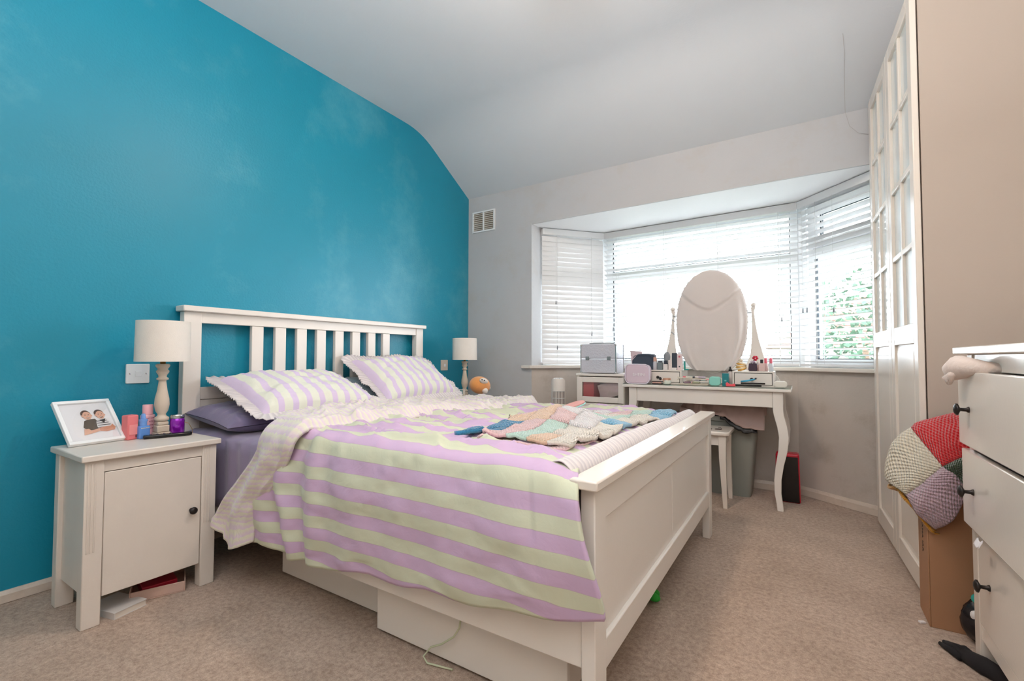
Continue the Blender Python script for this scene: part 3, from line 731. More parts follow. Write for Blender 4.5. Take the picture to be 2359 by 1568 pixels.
tag(grn.build('sock', mat('bright_green_fabric', '2FA03A', .9), smooth=True), 'bright green sock lying on the carpet under the footboard', 'sock')

# ------------------------------------------------------------------ nightstands
def knob_m(t, loc, axis, r=.016, L=.028, name='knob', mt_=black_metal):
    """mushroom knob pointing along axis"""
    d = Vector(axis).normalized(); q = d.to_track_quat('Z', 'Y').to_matrix().to_4x4()
    return MB().lathe([(.009, 0), (.008, .003), (.0055, .006), (.005, L - .012), (.008, L - .010), (r, L - .006), (r * .98, L - .002), (r * .6, L + .002), (.001, L + .0035)], 20, M=Matrix.Translation(loc) @ q).build(name, mt_, t, smooth=True)
def nightstand(label, y0, kn=True):
    t = thing('nightstand', label, 'nightstand', (.155, y0, 0), 0, 'bedside nightstands'); w_, d, h = .4325, .3405, .578
    MB().box(0, d, 0, w_, h - .022, h).build('top', white_old, t, bevel=.004)
    a, b = .014, d - .014; e0, e1 = .012, w_ - .012
    for i, (x0, x1) in enumerate(((a, a + .045), (b - .045, b))):
        for k, (q0, q1) in enumerate(((e0, e0 + .052), (e1 - .052, e1))):
            L = MB().box(x0, x1, q0, q1, 0, h - .022)
            leg = L.build('leg', white_old, t, bevel=.003)
            if i == 1:
                for s in range(3): MB().box(x1 - .001, x1 + .0025, q0 + .008 + s * .009, q0 + .012 + s * .009, .25, h - .03).build('leg_reed', white_old, leg, bevel=.001)
    for q in (e0 + .014, e1 - .026): MB().box(a + .045, b - .045, q, q + .012, .10, h - .022).build('side_panel', white_old, t)
    MB().box(a + .01, a + .018, e0 + .052, e1 - .052, .10, h - .022).build('back_panel', white_old, t)
    MB().box(a + .018, b - .02, e0 + .027, e1 - .027, .10, .115).build('shelf', white_old, t)
    MB().box(b - .03, b - .006, e0 + .052, e1 - .052, .515, h - .022).build('top_rail', white_old, t)
    dr = MB().box(b - .024, b - .004, e0 + .054, e1 - .054, .092, .512).build('door', white_old, t, bevel=.0025)
    knob_m(dr, (b - .004, e1 - .085, .31), (1, 0, 0), .014, .022)
    return t
nightstand('worn white nightstand nearest the camera holding the framed photo', .1224)
nightstand('white nightstand in the far corner holding the orange soft toy', 2.232)

def table_lamp(label, x, y, z, r=.097):
    t = thing('table_lamp', label, 'lamp', (x, y, z), 0, 'bedside table lamps')
    MB().box(-.026, .026, -.026, .026, 0, .016).box(-.0225, .0225, -.0225, .0225, .016, .045).box(-.020, .020, -.020, .020, .045, .060).build('base', turned, t, bevel=.004)
    MB().lathe([(.019, .06), (.026, .066), (.026, .076), (.017, .082), (.014, .090), (.022, .105), (.0265, .13), (.025, .155), (.018, .19), (.0135, .225), (.013, .232), (.021, .236), (.021, .242), (.014, .246), (.015, .255), (.022, .266), (.023, .272), (.017, .28), (.024, .29), (.026, .298), (.02, .302)], 28).build('turned_stem', turned, t, smooth=True)
    MB().lathe([(.010, .302), (.010, .325), (.014, .327), (.014, .36)], 14).build('lamp_holder', brass, t, smooth=True)
    MB().lathe([(.013, .36), (.024, .385), (.028, .40), (.022, .42), (.006, .43)], 16).build('bulb', mat('unlit_bulb', 'F0EDE6', .3), t, smooth=True)
    z0, z1 = .312, .482; s = MB(); n = 48
    vs = [];
    for (rr, zz) in ((r * 1.0, z0), (r * .975, z1), (r * .975 - .003, z1), (r - .003, z0)):
        vs += [(rr * math.cos(2 * math.pi * i / n), rr * math.sin(2 * math.pi * i / n), zz) for i in range(n)]
    s.add(vs, [(j * n + i, j * n + (i + 1) % n, ((j + 1) % 4) * n + (i + 1) % n, ((j + 1) % 4) * n + i) for j in range(4) for i in range(n)])
    sh = s.build('lamp_shade', linen, t, smooth='auto')
    MB().box(-.0035, .0035, -.0006, .0006, z0, z1, M=Matrix.Rotation(R(-62), 4, 'Z') @ Matrix.Translation((0, -r * .99 - .0006, 0))).build('seam', linen_in, sh)
    rg = MB()
    for a in (0, 120, 240): rg.tube([(.012 * math.cos(R(a)), .012 * math.sin(R(a)), .34), (r * .98 * math.cos(R(a)), r * .98 * math.sin(R(a)), .33)], .0012, 6)
    rg.build('shade_ring', chrome, t)
    return t
table_lamp('cream table lamp with turned stem on the nearest nightstand', .22, .446, .578)
table_lamp('cream table lamp standing in the far corner beside the window wall', .262, 2.45, .578)

# framed photo --------------------------------------------------------------------------------------
NZ = .578
pf = thing('photo_frame', 'white box picture frame with photo of two boys on the nightstand', 'picture frame', (0, 0, 0))
fa, fb = Vector((.262, .150, NZ + .0115)), Vector((.236, .325, NZ + .0115))     # bottom front corners
xa = (fb - fa).normalized(); back = Vector((-1, -.10, 0)).normalized(); lean = R(43)
ya = (back * math.sin(lean) + Vector((0, 0, 1)) * math.cos(lean)).normalized(); za = xa.cross(ya).normalized(); ya = za.cross(xa)
pf.matrix_world = Matrix.Translation(fa) @ Matrix((xa, ya, za)).transposed().to_4x4()
FW, FH, FD = (fb - fa).length, .205, .016
fm = MB(); k = .013
fm.box(0, FW, 0, k, -FD, 0).box(0, FW, FH - k, FH, -FD, 0).box(0, k, k, FH - k, -FD, 0).box(FW - k, FW, k, FH - k, -FD, 0)
fm.build('frame_moulding', upvc, pf, bevel=.0015)
MB().box(k, FW - k, k, FH - k, -FD, -.0105).build('mount_board', mat('photo_mount', 'F0F1F5', .4), pf)
MB().box(FW * .42, FW * .58, 0.01, .012, -.10, -FD, M=Matrix.Rotation(0, 4, 'X')).build('stand_leg', upvc, pf)
prm = [mat('photo_skin', 'E3B49C', .5), mat('photo_hair_brown', '5A3B30', .5), mat('photo_olive_shirt', '5D5044', .5), mat('photo_stripe_shirt_white', 'E4E4E6', .5), mat('photo_dark', '2E2A30', .5), mat('photo_skin_arm', 'D79C82', .5)]
ph = MB()
def poly(pts, lev, mi):
    ph.add([(p[0] * FW, p[1] * FH, -.0103 + lev * .00025) for p in pts], [tuple(range(len(pts)))], mi=mi)
def ell(cx, cy, rx, ry, lev, mi, a0=0, a1=360, rot=0):
    P_ = [(cx + rx * math.cos(R(a)) * math.cos(rot) - ry * math.sin(R(a)) * math.sin(rot), cy + rx * math.cos(R(a)) * math.sin(rot) + ry * math.sin(R(a)) * math.cos(rot)) for a in [a0 + (a1 - a0) * q / 20 for q in range(21)]]
    poly(P_[:-1] if a1 - a0 == 360 else P_, lev, mi)
poly([(.36, .38), (.42, .53), (.5, .56), (.62, .56), (.66, .45), (.64, .30), (.42, .30)], 1, 2)
poly([(.60, .36), (.62, .50), (.68, .54), (.80, .54), (.88, .42), (.84, .30), (.64, .30)], 2, 3)
for q in range(4): poly([(.62, .34 + q * .05), (.87 - q * .02, .34 + q * .05), (.87 - q * .02, .355 + q * .05), (.62, .355 + q * .05)], 3, 4)
poly([(.68, .52), (.75, .44), (.80, .54)], 3.5, 4)
poly([(.32, .20), (.36, .34), (.44, .34), (.47, .29), (.62, .33), (.66, .27), (.44, .22)], 4, 0)
poly([(.62, .26), (.62, .33), (.68, .35), (.84, .36), (.88, .40), (.92, .32), (.88, .26), (.72, .235)], 5, 5)
for (cx, cy, h_) in ((.50, .645, 1), (.735, .64, 1)):
    ell(cx - .012, cy + .035, .088, .098, 5, 1); ell(cx, cy, .078, .098, 6, 0, rot=-.1)
    ell(cx - .028, cy + .018, .010, .008, 7, 4); ell(cx + .03, cy + .018, .010, .008, 7, 4)
    ell(cx + .004, cy - .012, .008, .012, 7, 5); ell(cx + .003, cy - .048, .03, .018, 7, 4, 180, 360); ell(cx + .003, cy - .047, .026, .007, 8, 3, 180, 360)
    ell(cx - .085, cy, .014, .022, 5.5, 0); ell(cx + .082, cy - .005, .012, .02, 5.5, 0)
ph.build('photo_print', prm, pf)
MB().box(k, FW - k, k, FH - k, -.0065, -.0055).build('glass', pane_m, pf)

# small things on the near nightstand -----------------------------------------------------------------
pb = thing('toiletry_box', 'coral pink cosmetics carton beside the photo frame', 'box', (.222, .338, NZ), R(12))
MB().box(-.021, .021, -.020, .020, 0, .098).build('carton', mat('coral_card', 'E0787C', .5), pb, bevel=.005)
MB().box(-.015, .015, -.0008, .0008, .02, .06, M=Matrix.Translation((.0218, 0, 0)) @ Matrix.Rotation(R(90), 4, 'Z')).build('printed_panel', mat('coral_print', 'E99090', .5), pb)
bc = MB()
for q in range(5): bc.box(.0214, .0222, .008 + q * .0022, .0092 + q * .0022, .008, .022)
bc.build('printed_bars', mat('print_dark', '5A3A3C', .6), pb)
bl = thing('perfume_bottle', 'blue square dropper bottle standing behind the remote control', 'bottle', (.238, .376, NZ), R(10))
MB().prism(rbox(.030, .040, 0, .006), 0, .052).build('bottle_body', mat('sky_blue_glass', '5B8FD8', .15, .03, coat=.5), bl, bevel=.004)
MB().lathe([(.013, .052), (.013, .070), (.015, .070), (.015, .078), (.009, .079), (.008, .092), (.006, .100), (.001, .101)], 20).build('dropper_cap', mat('sky_blue_plastic', '6E9BDB', .35), bl, smooth='auto')
text_obj('PARFUMERIE', .0055, mat('print_cream', 'E5D9B8', .5), bl, (.0153, 0, .043), (R(90), 0, R(90)))
cr = thing('lotion_bottle', 'tall pale pink lotion bottle with pink lettering beside the lamp', 'bottle', (.178, .412, NZ), R(20))
MB().prism(rbox(.036, .050, 0, .014), 0, .090).build('bottle_body', mat('pale_pink_plastic', 'F1BFC9', .3), cr, bevel=.006)
MB().lathe([(.0185, .090), (.0185, .128), (.017, .131), (.001, .1315)], 24).build('bottle_cap', mat('pale_pink_cap', 'F2B7C0', .3), cr, smooth='auto')
for q, (tx_, s_) in enumerate((('BODY LOTION', .006), ('H 24', .009), ('softening', .005), ('rose milk', .005))): text_obj(tx_, s_, mat('print_maroon', '9C3557', .5), cr, (.0183, 0, .075 - q * .014), (R(90), 0, R(90)))
jr = thing('candle_jar', 'purple glass jar with silver screw lid beside the lamp base', 'jar', (.235, .498, NZ))
MB().lathe([(.024, 0), (.0265, .003), (.027, .058), (.025, .067), (.023, .070)], 28).build('glass_jar', mat('purple_metallic_glass', '9A18C4', .12, .25, 40, metal=.5, coat=.8), jr, smooth='auto')
MB().lathe([(.0255, .069), (.026, .070), (.026, .082), (.0245, .085), (.001, .0855)], 28).build('screw_lid', chrome, jr, smooth='auto')
MB().tube([(.02, .018, .052), (.024, .034, .045), (.03, .045, .02), (.034, .046, .002)], .0011, 6).build('wire_handle', brass, jr, smooth=True)
rc = thing('remote_control', 'slim black remote control lying along the nightstand front edge', 'remote', (.285, .445, NZ + .001), R(73))
MB().prism([(-.08, -.017), (.072, -.017), (.083, -.008), (.083, .008), (.072, .017), (-.08, .017)], 0, .014).build('remote_body', black_gloss, rc, bevel=.004)
for q in range(12): MB().lathe([(.0035, .014), (.0035, .0155), (.001, .016)], 10, (-.055 + (q // 3) * .022, -.009 + (q % 3) * .009, 0)).build('button', mat('grey_rubber_button', '55525A', .6), rc)
bk = thing('book', 'closed white paperback lying on the carpet under the nightstand', 'book', (.40, .255, 0), R(14))
MB().box(-.075, .075, -.05, .05, .002, .020).build('pages', mat('page_block', 'D7CFC4', .8), bk)
MB().box(-.077, .077, -.053, .053, 0, .002).box(-.077, .077, -.053, .053, .020, .022).box(-.077, .077, -.053, -.05, .002, .020).build('cover', mat('book_cover', 'CFCBC8', .4), bk)
tb = thing('shallow_box', 'shallow pinkish box with red contents under the nightstand', 'box', (.345, .405, 0), R(-22))
MB().box(-.10, .10, -.085, .085, 0, .004).box(-.10, .10, -.085, -.081, .004, .04).box(-.10, .10, .081, .085, .004, .04).box(-.10, -.096, -.081, .081, .004, .04).box(.096, .10, -.081, .081, .004, .04).build('tray', mat('pinkish_card', 'C7A99C', .6), tb, bevel=.003)
MB().box(-.07, .06, -.06, .05, .004, .036, M=Matrix.Rotation(R(10), 4, 'Z')).build('red_notebook', mat('crimson_cover', 'B5203A', .4), tb, bevel=.003)

# things on the far nightstand -----------------------------------------------------------------------
ty = thing('soft_toy', 'round orange soft toy with white belly patches in the far corner', 'soft toy', (.44, 2.38, NZ))
MB().ball((0, 0, .125), (.075, .09, .066), 18, M=Matrix.Rotation(R(-14), 4, 'X')).build('body', mat('orange_plush', 'F0A45E', .95, .06, 60, .5, 300, sheen=.5), ty, smooth=True)
MB().ball((.056, -.035, .150), (.022, .046, .022), 12, M=Matrix.Rotation(R(-14), 4, 'X')).build('face_patch', mat('white_plush', 'E9E2DC', .95, .04, 60, .4, 300), ty, smooth=True)
for (yy, zz) in ((-.052, .168), (-.022, .162)): MB().ball((.080, yy, zz), .005, 8).build('eye', blackm, ty, smooth=True)
for c_ in ((.062, .012, .082), (.035, .085, .10)): MB().ball(c_, (.022, .024, .022), 12).build('foot', MATS['white_plush'], ty, smooth=True)
b1 = thing('small_carton', 'small pinkish white carton lying by the orange toy', 'box', (.455, 2.262, NZ), R(20))
MB().box(-.035, .035, -.05, .05, .0, .024).box(-.03, .035, -.045, .04, .0245, .048).build('carton', mat('pinkish_white_card', 'E0D0CC', .6), b1, bevel=.002)
b2 = thing('book', 'grey book standing behind the far pillow corner on the nightstand', 'book', (.33, 2.27, NZ), R(12))
MB().box(-.06, .06, -.02, .02, 0, .092).build('cover', mat('grey_teal_cover', '6F9295', .6), b2, bevel=.002)
MB().box(-.057, .061, -.017, .017, .003, .094).build('pages', mat('page_block2', 'D9D5CC', .8), b2)
jw = thing('hair_clips', 'jumble of blue grey and brown hair clips on the far nightstand', 'hair clips', (.468, 2.41, NZ))
for q in range(12):
    c_ = (random.uniform(-.016, .018), random.uniform(-.05, .05), .010 + random.uniform(0, .028))
    mm = [mat('pale_blue_plastic', '8FB9C4', .3), mat('brown_plastic', '5D4038', .3), mat('grey_plastic', 'B9B4B8', .3), blackm][q % 4]
    MB().lathe([(.012, -.004), (.014, 0), (.012, .004), (.006, .004), (.006, -.004)], 12, M=Matrix.Translation(c_) @ Matrix.Rotation(random.uniform(0, 3), 4, 'X') @ Matrix.Rotation(random.uniform(0, 3), 4, 'Y')).build('clip', mm, jw, smooth='auto')

# ------------------------------------------------------------------ glass door cabinet left of the dressing table
gc = thing('drawer_cabinet', 'cream cabinet with glass fronted drawer under the silver case', 'cabinet', (1.045, 2.83, 0))
w_, d, h = .385, .30, .79
MB().box(.0, w_ + .002, -.012, d, h - .018, h).build('top', white, gc, bevel=.003)
for x0 in (.008, w_ - .024): MB().box(x0, x0 + .016, 0, d, 0, h - .018).build('side_panel', white, gc)
MB().box(.024, w_ - .024, d - .01, d, .02, h - .018).build('back_panel', white, gc)
MB().box(.024, w_ - .024, .02, d - .01, .56, .575).box(.024, w_ - .024, .02, d - .01, .02, .04).build('shelf', white, gc)
dr = thing('x', None, None); bpy.data.objects.remove(dr)
fr_ = MB(); z0, z1 = .578, .765; x0, x1 = .010, w_ - .010; kx, kz = .042, .040
fr_.box(x0, x0 + kx, -.012, .004, z0, z1).box(x1 - kx, x1, -.012, .004, z0, z1).box(x0 + kx, x1 - kx, -.012, .004, z0, z0 + kz).box(x0 + kx, x1 - kx, -.012, .004, z1 - kz, z1)
dfr = fr_.build('drawer_frame', white, gc, bevel=.002)
MB().box(x0 + kx, x1 - kx, -.006, -.003, z0 + kz, z1 - kz).build('glass_pane', mk_glass('smoky_cabinet_glass', (.93, .90, .91), .2), dfr)
for (za, zb) in ((.385, .570), (.195, .378)): MB().box(x0, x1, -.012, .004, za, zb).build('drawer_front', white, gc, bevel=.002)
MB().box(x0 + kx + .001, x0 + kx + .085, .010, .13, .576, .745).build('red_folder', mat('coral_red_folder', 'DE6C6C', .6), gc)
MB().box(-.085, .075, 0, .10, -.05, .06, M=Matrix.Translation((x1 - kx - .07, .012, .668)) @ Matrix.Rotation(R(-16), 4, 'Y')).build('white_papers', mat('white_paper', 'D9D1CC', .8), gc)
# silver vanity case
vc = thing('vanity_case', 'silver dimpled aluminium vanity case standing on the cream cabinet', 'case', (1.215, 2.93, .790), R(0))
hw, hd, hh = .138, .085, .222
MB().box(-hw, hw, -hd, hd, .004, hh * .5 - .002).build('case_body', silver_case, vc, bevel=.006)
MB().box(-hw, hw, -hd, hd, hh * .5 + .001, hh).build('case_lid', silver_case, vc, bevel=.006)
for sx in (-1, 1):
    for sy in (-1, 1): MB().box(sx * hw - .004, sx * hw + .004, sy * hd - .004, sy * hd + .004, .006, hh - .002).build('edge_trim', chrome, vc, bevel=.001)
for sx in (-1, 1):
    for zz in (.008, hh - .008):
        MB().ball((sx * (hw - .002), -hd + .002, zz), .009, 8).build('corner_cap', chrome, vc, smooth=True)
    MB().box(sx * .085 - .014, sx * .085 + .014, -hd - .005, -hd, .10, .128).box(sx * .085 - .010, sx * .085 + .010, -hd - .008, -hd - .004, .104, .118).build('latch', mat('latch_grey', '8C9598', .3, metal=.6), vc, bevel=.001)
MB().box(-.07, .07, -.010, .010, hh + .004, hh + .011).box(-.10, -.07, -.012, .012, hh, hh + .009).box(.07, .10, -.012, .012, hh, hh + .009).build('handle', mat('case_handle_grey', '8B9094', .35), vc, bevel=.002)
tf = thing('tower_fan', 'slim white tower fan standing between bed and cream cabinet', 'fan', (.955, 2.70, 0))
MB().lathe([(.075, 0), (.085, .01), (.06, .03), (.052, .04)], 30).build('base', upvc, tf, smooth='auto')
MB().lathe([(.045, .04), (.052, .06), (.052, .735), (.046, .75), (.001, .752)], 30, M=None).build('housing', mat('fan_housing', 'D9D3CD', .4), tf, smooth='auto')
for q in range(12): MB().box(-.034, -.006, -.003, .003, .749, .757, M=Matrix.Rotation(R(30 * q), 4, 'Z')).build('top_rib', upvc, tf)
for q in range(9):
    a = R(-90 + 34 - 52 + q * 13); MB().box(-.0022, .0022, .0515, .0535, .12, .66, M=Matrix.Rotation(a - R(90) + R(0), 4, 'Z')).build('grille_bar', mat('fan_grille_dark', '6C625F', .6), tf)
for q in range(11):
    z = .14 + q * .052; pts = [(.0545 * math.cos(R(-110 + k * 8)), .0545 * math.sin(R(-110 + k * 8)), z) for k in range(14)]
    MB().tube(pts, .0014, 5).build('grille_ring', upvc, tf)

# ------------------------------------------------------------------ dressing table
TX0, TX1, TY0, TY1, TZ = 1.435, 2.452, 2.739, 3.165, .729
dt = thing('dressing_table', 'white dressing table with curved legs and glass top in the bay', 'dressing table', (TX0, TY0, 0))
TW, TD = TX1 - TX0, TY1 - TY0
MB().box(0, TW, 0, TD, TZ - .024, TZ - .005).build('table_top', white, dt, bevel=.004)
MB().box(.004, TW - .004, .004, TD - .004, TZ - .005, TZ).build('glass_sheet', glass_top, dt)
MB().box(.098, TW - .098, .022, .040, TZ - .118, TZ - .026).build('drawer_front', white, dt, bevel=.002)
MB().box(.05, .066, .07, TD - .06, TZ - .12, TZ - .024).box(TW - .066, TW - .05, .07, TD - .06, TZ - .12, TZ - .024).box(.09, TW - .09, TD - .05, TD - .034, TZ - .12, TZ - .024).build('apron', white, dt)
def cab_leg(sx, x, y0, y1, rear):
    # S curved leg: list of (z, outward offset, half width)
    st = [(TZ - .024, .0, .027), (.60, .0, .027), (.57, .003, .0265), (.50, .020, .026), (.44, .028, .0255), (.36, .022, .024), (.27, .004, .021), (.18, -.008, .019), (.10, -.008, .0175), (.04, .0, .0165), (0, .004, .017)]
    vs = [];
    for z, o, hw_ in st:
        cx = x + sx * o; dy = (y1 - y0) / 2 * (hw_ / .027); cy = (y0 + y1) / 2 + (-1 if not rear else 1) * o * .4
        vs += [(cx - hw_, cy - dy, z), (cx + hw_, cy - dy, z), (cx + hw_, cy + dy, z), (cx - hw_, cy + dy, z)]
    n = len(st); fs = [(j * 4 + i, j * 4 + (i + 1) % 4, (j + 1) * 4 + (i + 1) % 4, (j + 1) * 4 + i) for j in range(n - 1) for i in range(4)] + [(3, 2, 1, 0), tuple(4 * n - 4 + i for i in range(4))]
    b_ = MB(); b_.add(vs, fs); b_.build('leg', white, dt, bevel=.003, smooth='auto')
for sx, x in ((-1, .070), (1, TW - .070)):
    cab_leg(sx, x, .018, .066, False); cab_leg(sx, x, TD - .06, TD - .012, True)
for nm, x0, x1 in (('l', .075, .375), ('r', .690, .926)):
    h0, h1 = TZ, TZ + .095; y0, y1 = .12, .32
    bx_ = MB().box(x0, x1, y0, y1, h0, h0 + .008).box(x0, x1, y0, y1, h1 - .010, h1).box(x0, x0 + .010, y0, y1, h0 + .008, h1 - .010).box(x1 - .010, x1, y0, y1, h0 + .008, h1 - .010).box(x0 + .01, x1 - .01, y1 - .006, y1, h0 + .008, h1 - .010).build('drawer_box', white, dt, bevel=.0015)
    MB().box(x0 + .010, x1 - .010, y0 + .010, y0 + .014, h0 + .008, h1 - .010).build('gap_shade_panel', dark, bx_)  # dark panel behind the drawer, painting the shade of the gap around it
    fr = MB().box(x0 + .0135, x1 - .0135, y0 + .001, y0 + .009, h0 + .0115, h1 - .0135).build('small_drawer', white, bx_, bevel=.001)
    knob_m(bx_, ((x0 + x1) / 2 - .006, y0 + .001, TZ + .045), (0, -1, 0), .010, .014, 'knob', blackm)
# oval mirror with white cover
mr = thing('oval_mirror', 'oval tilting mirror on white curved supports behind the dressing table top', 'mirror', (1.972, 3.075, TZ))
def support(sx):
    pts = [(.165, 0), (.165 + .0, .12)]
    out = [(.236, .53), (.248, .54), (.256, .53), (.256, .51), (.248, .50), (.258, .40), (.275, .30), (.300, .20), (.335, .12), (.365, .085), (.392, .06), (.405, .035), (.405, 0), (.20, 0), (.205, .12), (.222, .20), (.232, .30), (.236, .42), (.232, .50), (.228, .515)]
    pp = [(sx * (x + (.018 if z > .15 else .006)), z) for x, z in out]
    if sx < 0: pp = pp[::-1]
    return MB().prism(pp, -.009, .009, M=Matrix(((1, 0, 0, 0), (0, 0, 1, 0), (0, 1, 0, 0), (0, 0, 0, 1)))).build('mirror_support', white, mr, bevel=.002)
for s in (-1, 1):
    support(s); MB().tube([(s * .215, -.0, .485), (s * .25, 0, .485)], .005, 8).build('pivot', chrome, mr)
for s in (-1, 1): MB().lathe([(.001, -.018), (.013, -.012), (.018, 0), (.013, .012), (.001, .018)], 16, (s * .264, 0, .535)).build('finial', white, mr, smooth=True)
MB().box(-.21, .21, -.009, .010, .004, .04).build('mirror_base_bar', white, mr, bevel=.002)
for zz, xx in ((.44, -.243), (.47, -.238), (.35, -.25), (.37, -.22)):
    MB().tube([(xx, -.012, zz), (xx - .022 if xx < -.23 else xx + .015, -.02, zz + .02)], [.003, .0035], 8).build('jewellery_peg', mat('grey_peg', 'B8BCC0', .5), mr)
nE = 40; mo = MB(); MRX, MRZ, MZ0 = .205, .35, .415
mo.prism([(MRX * math.cos(2 * math.pi * i / nE), MZ0 + MRZ * .98 * math.sin(2 * math.pi * i / nE)) for i in range(nE)], -.012, .010, M=Matrix(((1, 0, 0, 0), (0, 0, 1, 0), (0, 1, 0, 0), (0, 0, 0, 1)))).build('mirror_frame', white, mr, bevel=.004)
mo2 = MB(); mo2.prism([(MRX * .88 * math.cos(2 * math.pi * i / nE), MZ0 + MRZ * .86 * math.sin(2 * math.pi * i / nE)) for i in range(nE)], -.014, -.012, M=Matrix(((1, 0, 0, 0), (0, 0, 1, 0), (0, 1, 0, 0), (0, 0, 0, 1)))).build('mirror_glass', mat('mirror_silver', 'E8EAEC', .03, metal=1), mr)
cv = thing('mirror_cover', 'off white pillowcase draped over the oval mirror', 'cloth', (1.970, 3.06, TZ))
def cover(u, v_, s):
    z = lerp(.092, .795, v_); t = (z - .415) / .38
    hw_ = .232 * max(0, 1 - abs(t) ** 2.3) ** .5 if t > 0 else table([(.09, .115), (.13, .155), (.2, .195), (.3, .222), (.42, .232)], z)
    a = u * 2 - 1; x = a * hw_
    bulge = .032 * (1 - a * a) ** .5 * (1 if t <= 0 else max(0, 1 - t ** 4) ** .5)
    w_ = 0
    if s < 0:   # front: V shaped overlap and soft vertical folds
        w_ += .006 * math.sin(x * 60 + z * 6) * (1 - sm(.3, .55, z)) * abs(a) + .004 * fbm(x * 8, z * 5, 3)
        vline = .515 + 1.9 * abs(x + .01) ** 1.6 + .02 * x
        if z > vline: w_ += .007 * sm(vline, vline + .012, z)
        w_ -= .004 * math.exp(-((z - vline + .012) / .012) ** 2)
        w_ += .010 * math.exp(-((a - .78) / .06) ** 2) * (1 - sm(.3, .65, z)) - .010 * math.exp(-((a - .90) / .05) ** 2) * (1 - sm(.3, .65, z)) + .010 * math.exp(-((a + .75) / .08) ** 2) * (1 - sm(.2, .5, z))
    return (x, s * (bulge + .012 + w_), z)
cg = MB(); cg.grid(lambda u, v_: cover(u, v_, -1), 70, 90); cg.grid(lambda u, v_: cover(1 - u, v_, 1), 40, 40)
cg.build('draped_cloth', mat('off_white_cotton', 'DCD3CF', .85, .03, 6, .15, 120, sheen=.2), cv, smooth=True)
MB().ball((.0, -.012, .70), (.11, .012, .075), 12).build('cloth_fold', MATS['off_white_cotton'], cv, smooth=True)

# --- items on the table (x, y measured on the glass) ---
def item(name, label, cat, x, y, z=TZ, rz=0, group=None): return thing(name, label, cat, (x, y, z + .0005), rz, group)
T1 = TZ + .095
wb = item('wash_bag', 'pale lilac vinyl wash bag with white lettering on table left end', 'bag', 1.535, 2.795)
MB().prism(rbox(.165, .13, 0, .032, 8), -.034, .032, M=Matrix.Translation((0, 0, .0655)) @ Matrix.Rotation(R(90), 4, 'X')).build('bag_body', wash_bag, wb, bevel=.008)
oc = rbox(.168, .133, 0, .033, 8)
MB().tube([(p[0], -.033, p[1] + .067) for p in oc + [oc[0], oc[1]]], .0032, 8).build('piping', wash_trim, wb, smooth=True)
MB().box(-.018, .004, -.010, .010, -.012, .012, M=Matrix.Translation((-.084, 0, .052)) @ Matrix.Rotation(R(25), 4, 'Y')).box(-.10, -.06, -.004, .004, .028, .062).build('strap', wash_bag, wb, bevel=.003)
text_obj('SHEIN', .028, mat('white_print', 'F6F4F6', .4), wb, (.012, -.0375, .062), (R(90), 0, 0), sx=1.1)
def bottle(name, label, x, y, z, r, hb, hc, mb, mc, rc=None, square=False, cat='bottle', taper=.8, body='bottle_body', cap='cap', group=None):
    t = item(name, label, cat, x, y, z, group=group); rc = rc or r * .7
    if square: MB().prism(rbox(2 * r, 2 * r * .8, 0, r * .25), 0, hb).build(body, mb, t, bevel=.002)
    else: MB().lathe([(r * .92, 0), (r, .002), (r, hb * .86), (r * taper, hb), (rc * .7, hb + .001)], 22).build(body, mb, t, smooth='auto')
    if hc: MB().lathe([(rc, hb + .0005), (rc, hb + hc - .002), (rc * .85, hb + hc), (.001, hb + hc + .0003)], 20).build(cap, mc, t, smooth='auto')
    return t
pinkc = mat('rose_pink_cap', 'E5687C', .3); greyb = mat('smoky_grey_glass', '78848A', .2, coat=.4); whiteb = mat('white_bottle_plastic', 'E4DEDC', .4); blush = mat('blush_glass', 'DDBFBB', .15, coat=.5)
navy = mat('navy_black_plastic', '36404E', .35)
bb = item('handbag', 'small dark navy angular bag behind the lilac wash bag', 'bag', 1.548, 2.905)
MB().prism([(-.085, 0), (.085, 0), (.085, .12), (.072, .205), (.005, .21), (-.045, .205), (-.085, .16)], -.03, .03, M=Matrix(((1, 0, 0, 0), (0, 0, 1, 0), (0, 1, 0, 0), (0, 0, 0, 1)))).build('bag_body', mat('navy_faux_leather', '3C4757', .5, .08), bb, bevel=.006)
MB().tube([(-.075, -.032, .18), (-.06, -.034, .195), (.05, -.034, .195), (.075, -.032, .14)], .0025, 6).build('zip_line', navy, bb)
bottle('perfume_bottle', 'tall clear bottle with copper cap behind the wash bag', 1.630, 2.872, T1, .014, .058, .030, mat('pearly_white_glass', 'C9C6CE', .2, coat=.4), mat('copper_pink_cap', 'D9A896', .3, metal=.3), .012)
bottle('cosmetics_bottle', 'stubby smoky grey bottle on the left drawer box', 1.664, 2.878, T1, .018, .052, .010, greyb, navy, .016, square=True)
bottle('nail_polish_bottle', 'small white bottle with square black lid on left drawer box', 1.700, 2.882, T1, .014, .040, .026, whiteb, navy, .012, square=True)
bottle('floral_bottle', 'white floral patterned bottle on the left drawer box', 1.730, 2.905, T1, .015, .068, .0, mat('white_floral_ceramic', 'E7DDD9', .3, .25, 90), whiteb, square=True)
hbsh = item('hair_brush', 'rounded grey hair brush standing upright behind the small bottles', 'brush', 1.688, 2.97, T1)
MB().lathe([(.008, 0), (.009, .05), (.014, .056), (.02, .07), (.023, .09), (.02, .11), (.012, .123), (.001, .127)], 18).build('brush_head', mat('mid_grey_bristles', '8F9296', .7, .1, 80, .6, 200), hbsh, smooth=True)
MB().lathe([(.0098, 0), (.0098, .046)], 14).build('handle', navy, hbsh, smooth='auto')
bottle('perfume_box', 'tall black carton at right of the left drawer box', 1.758, 2.900, T1, .017, .118, 0, navy, navy, square=True, cat='box', body='carton')
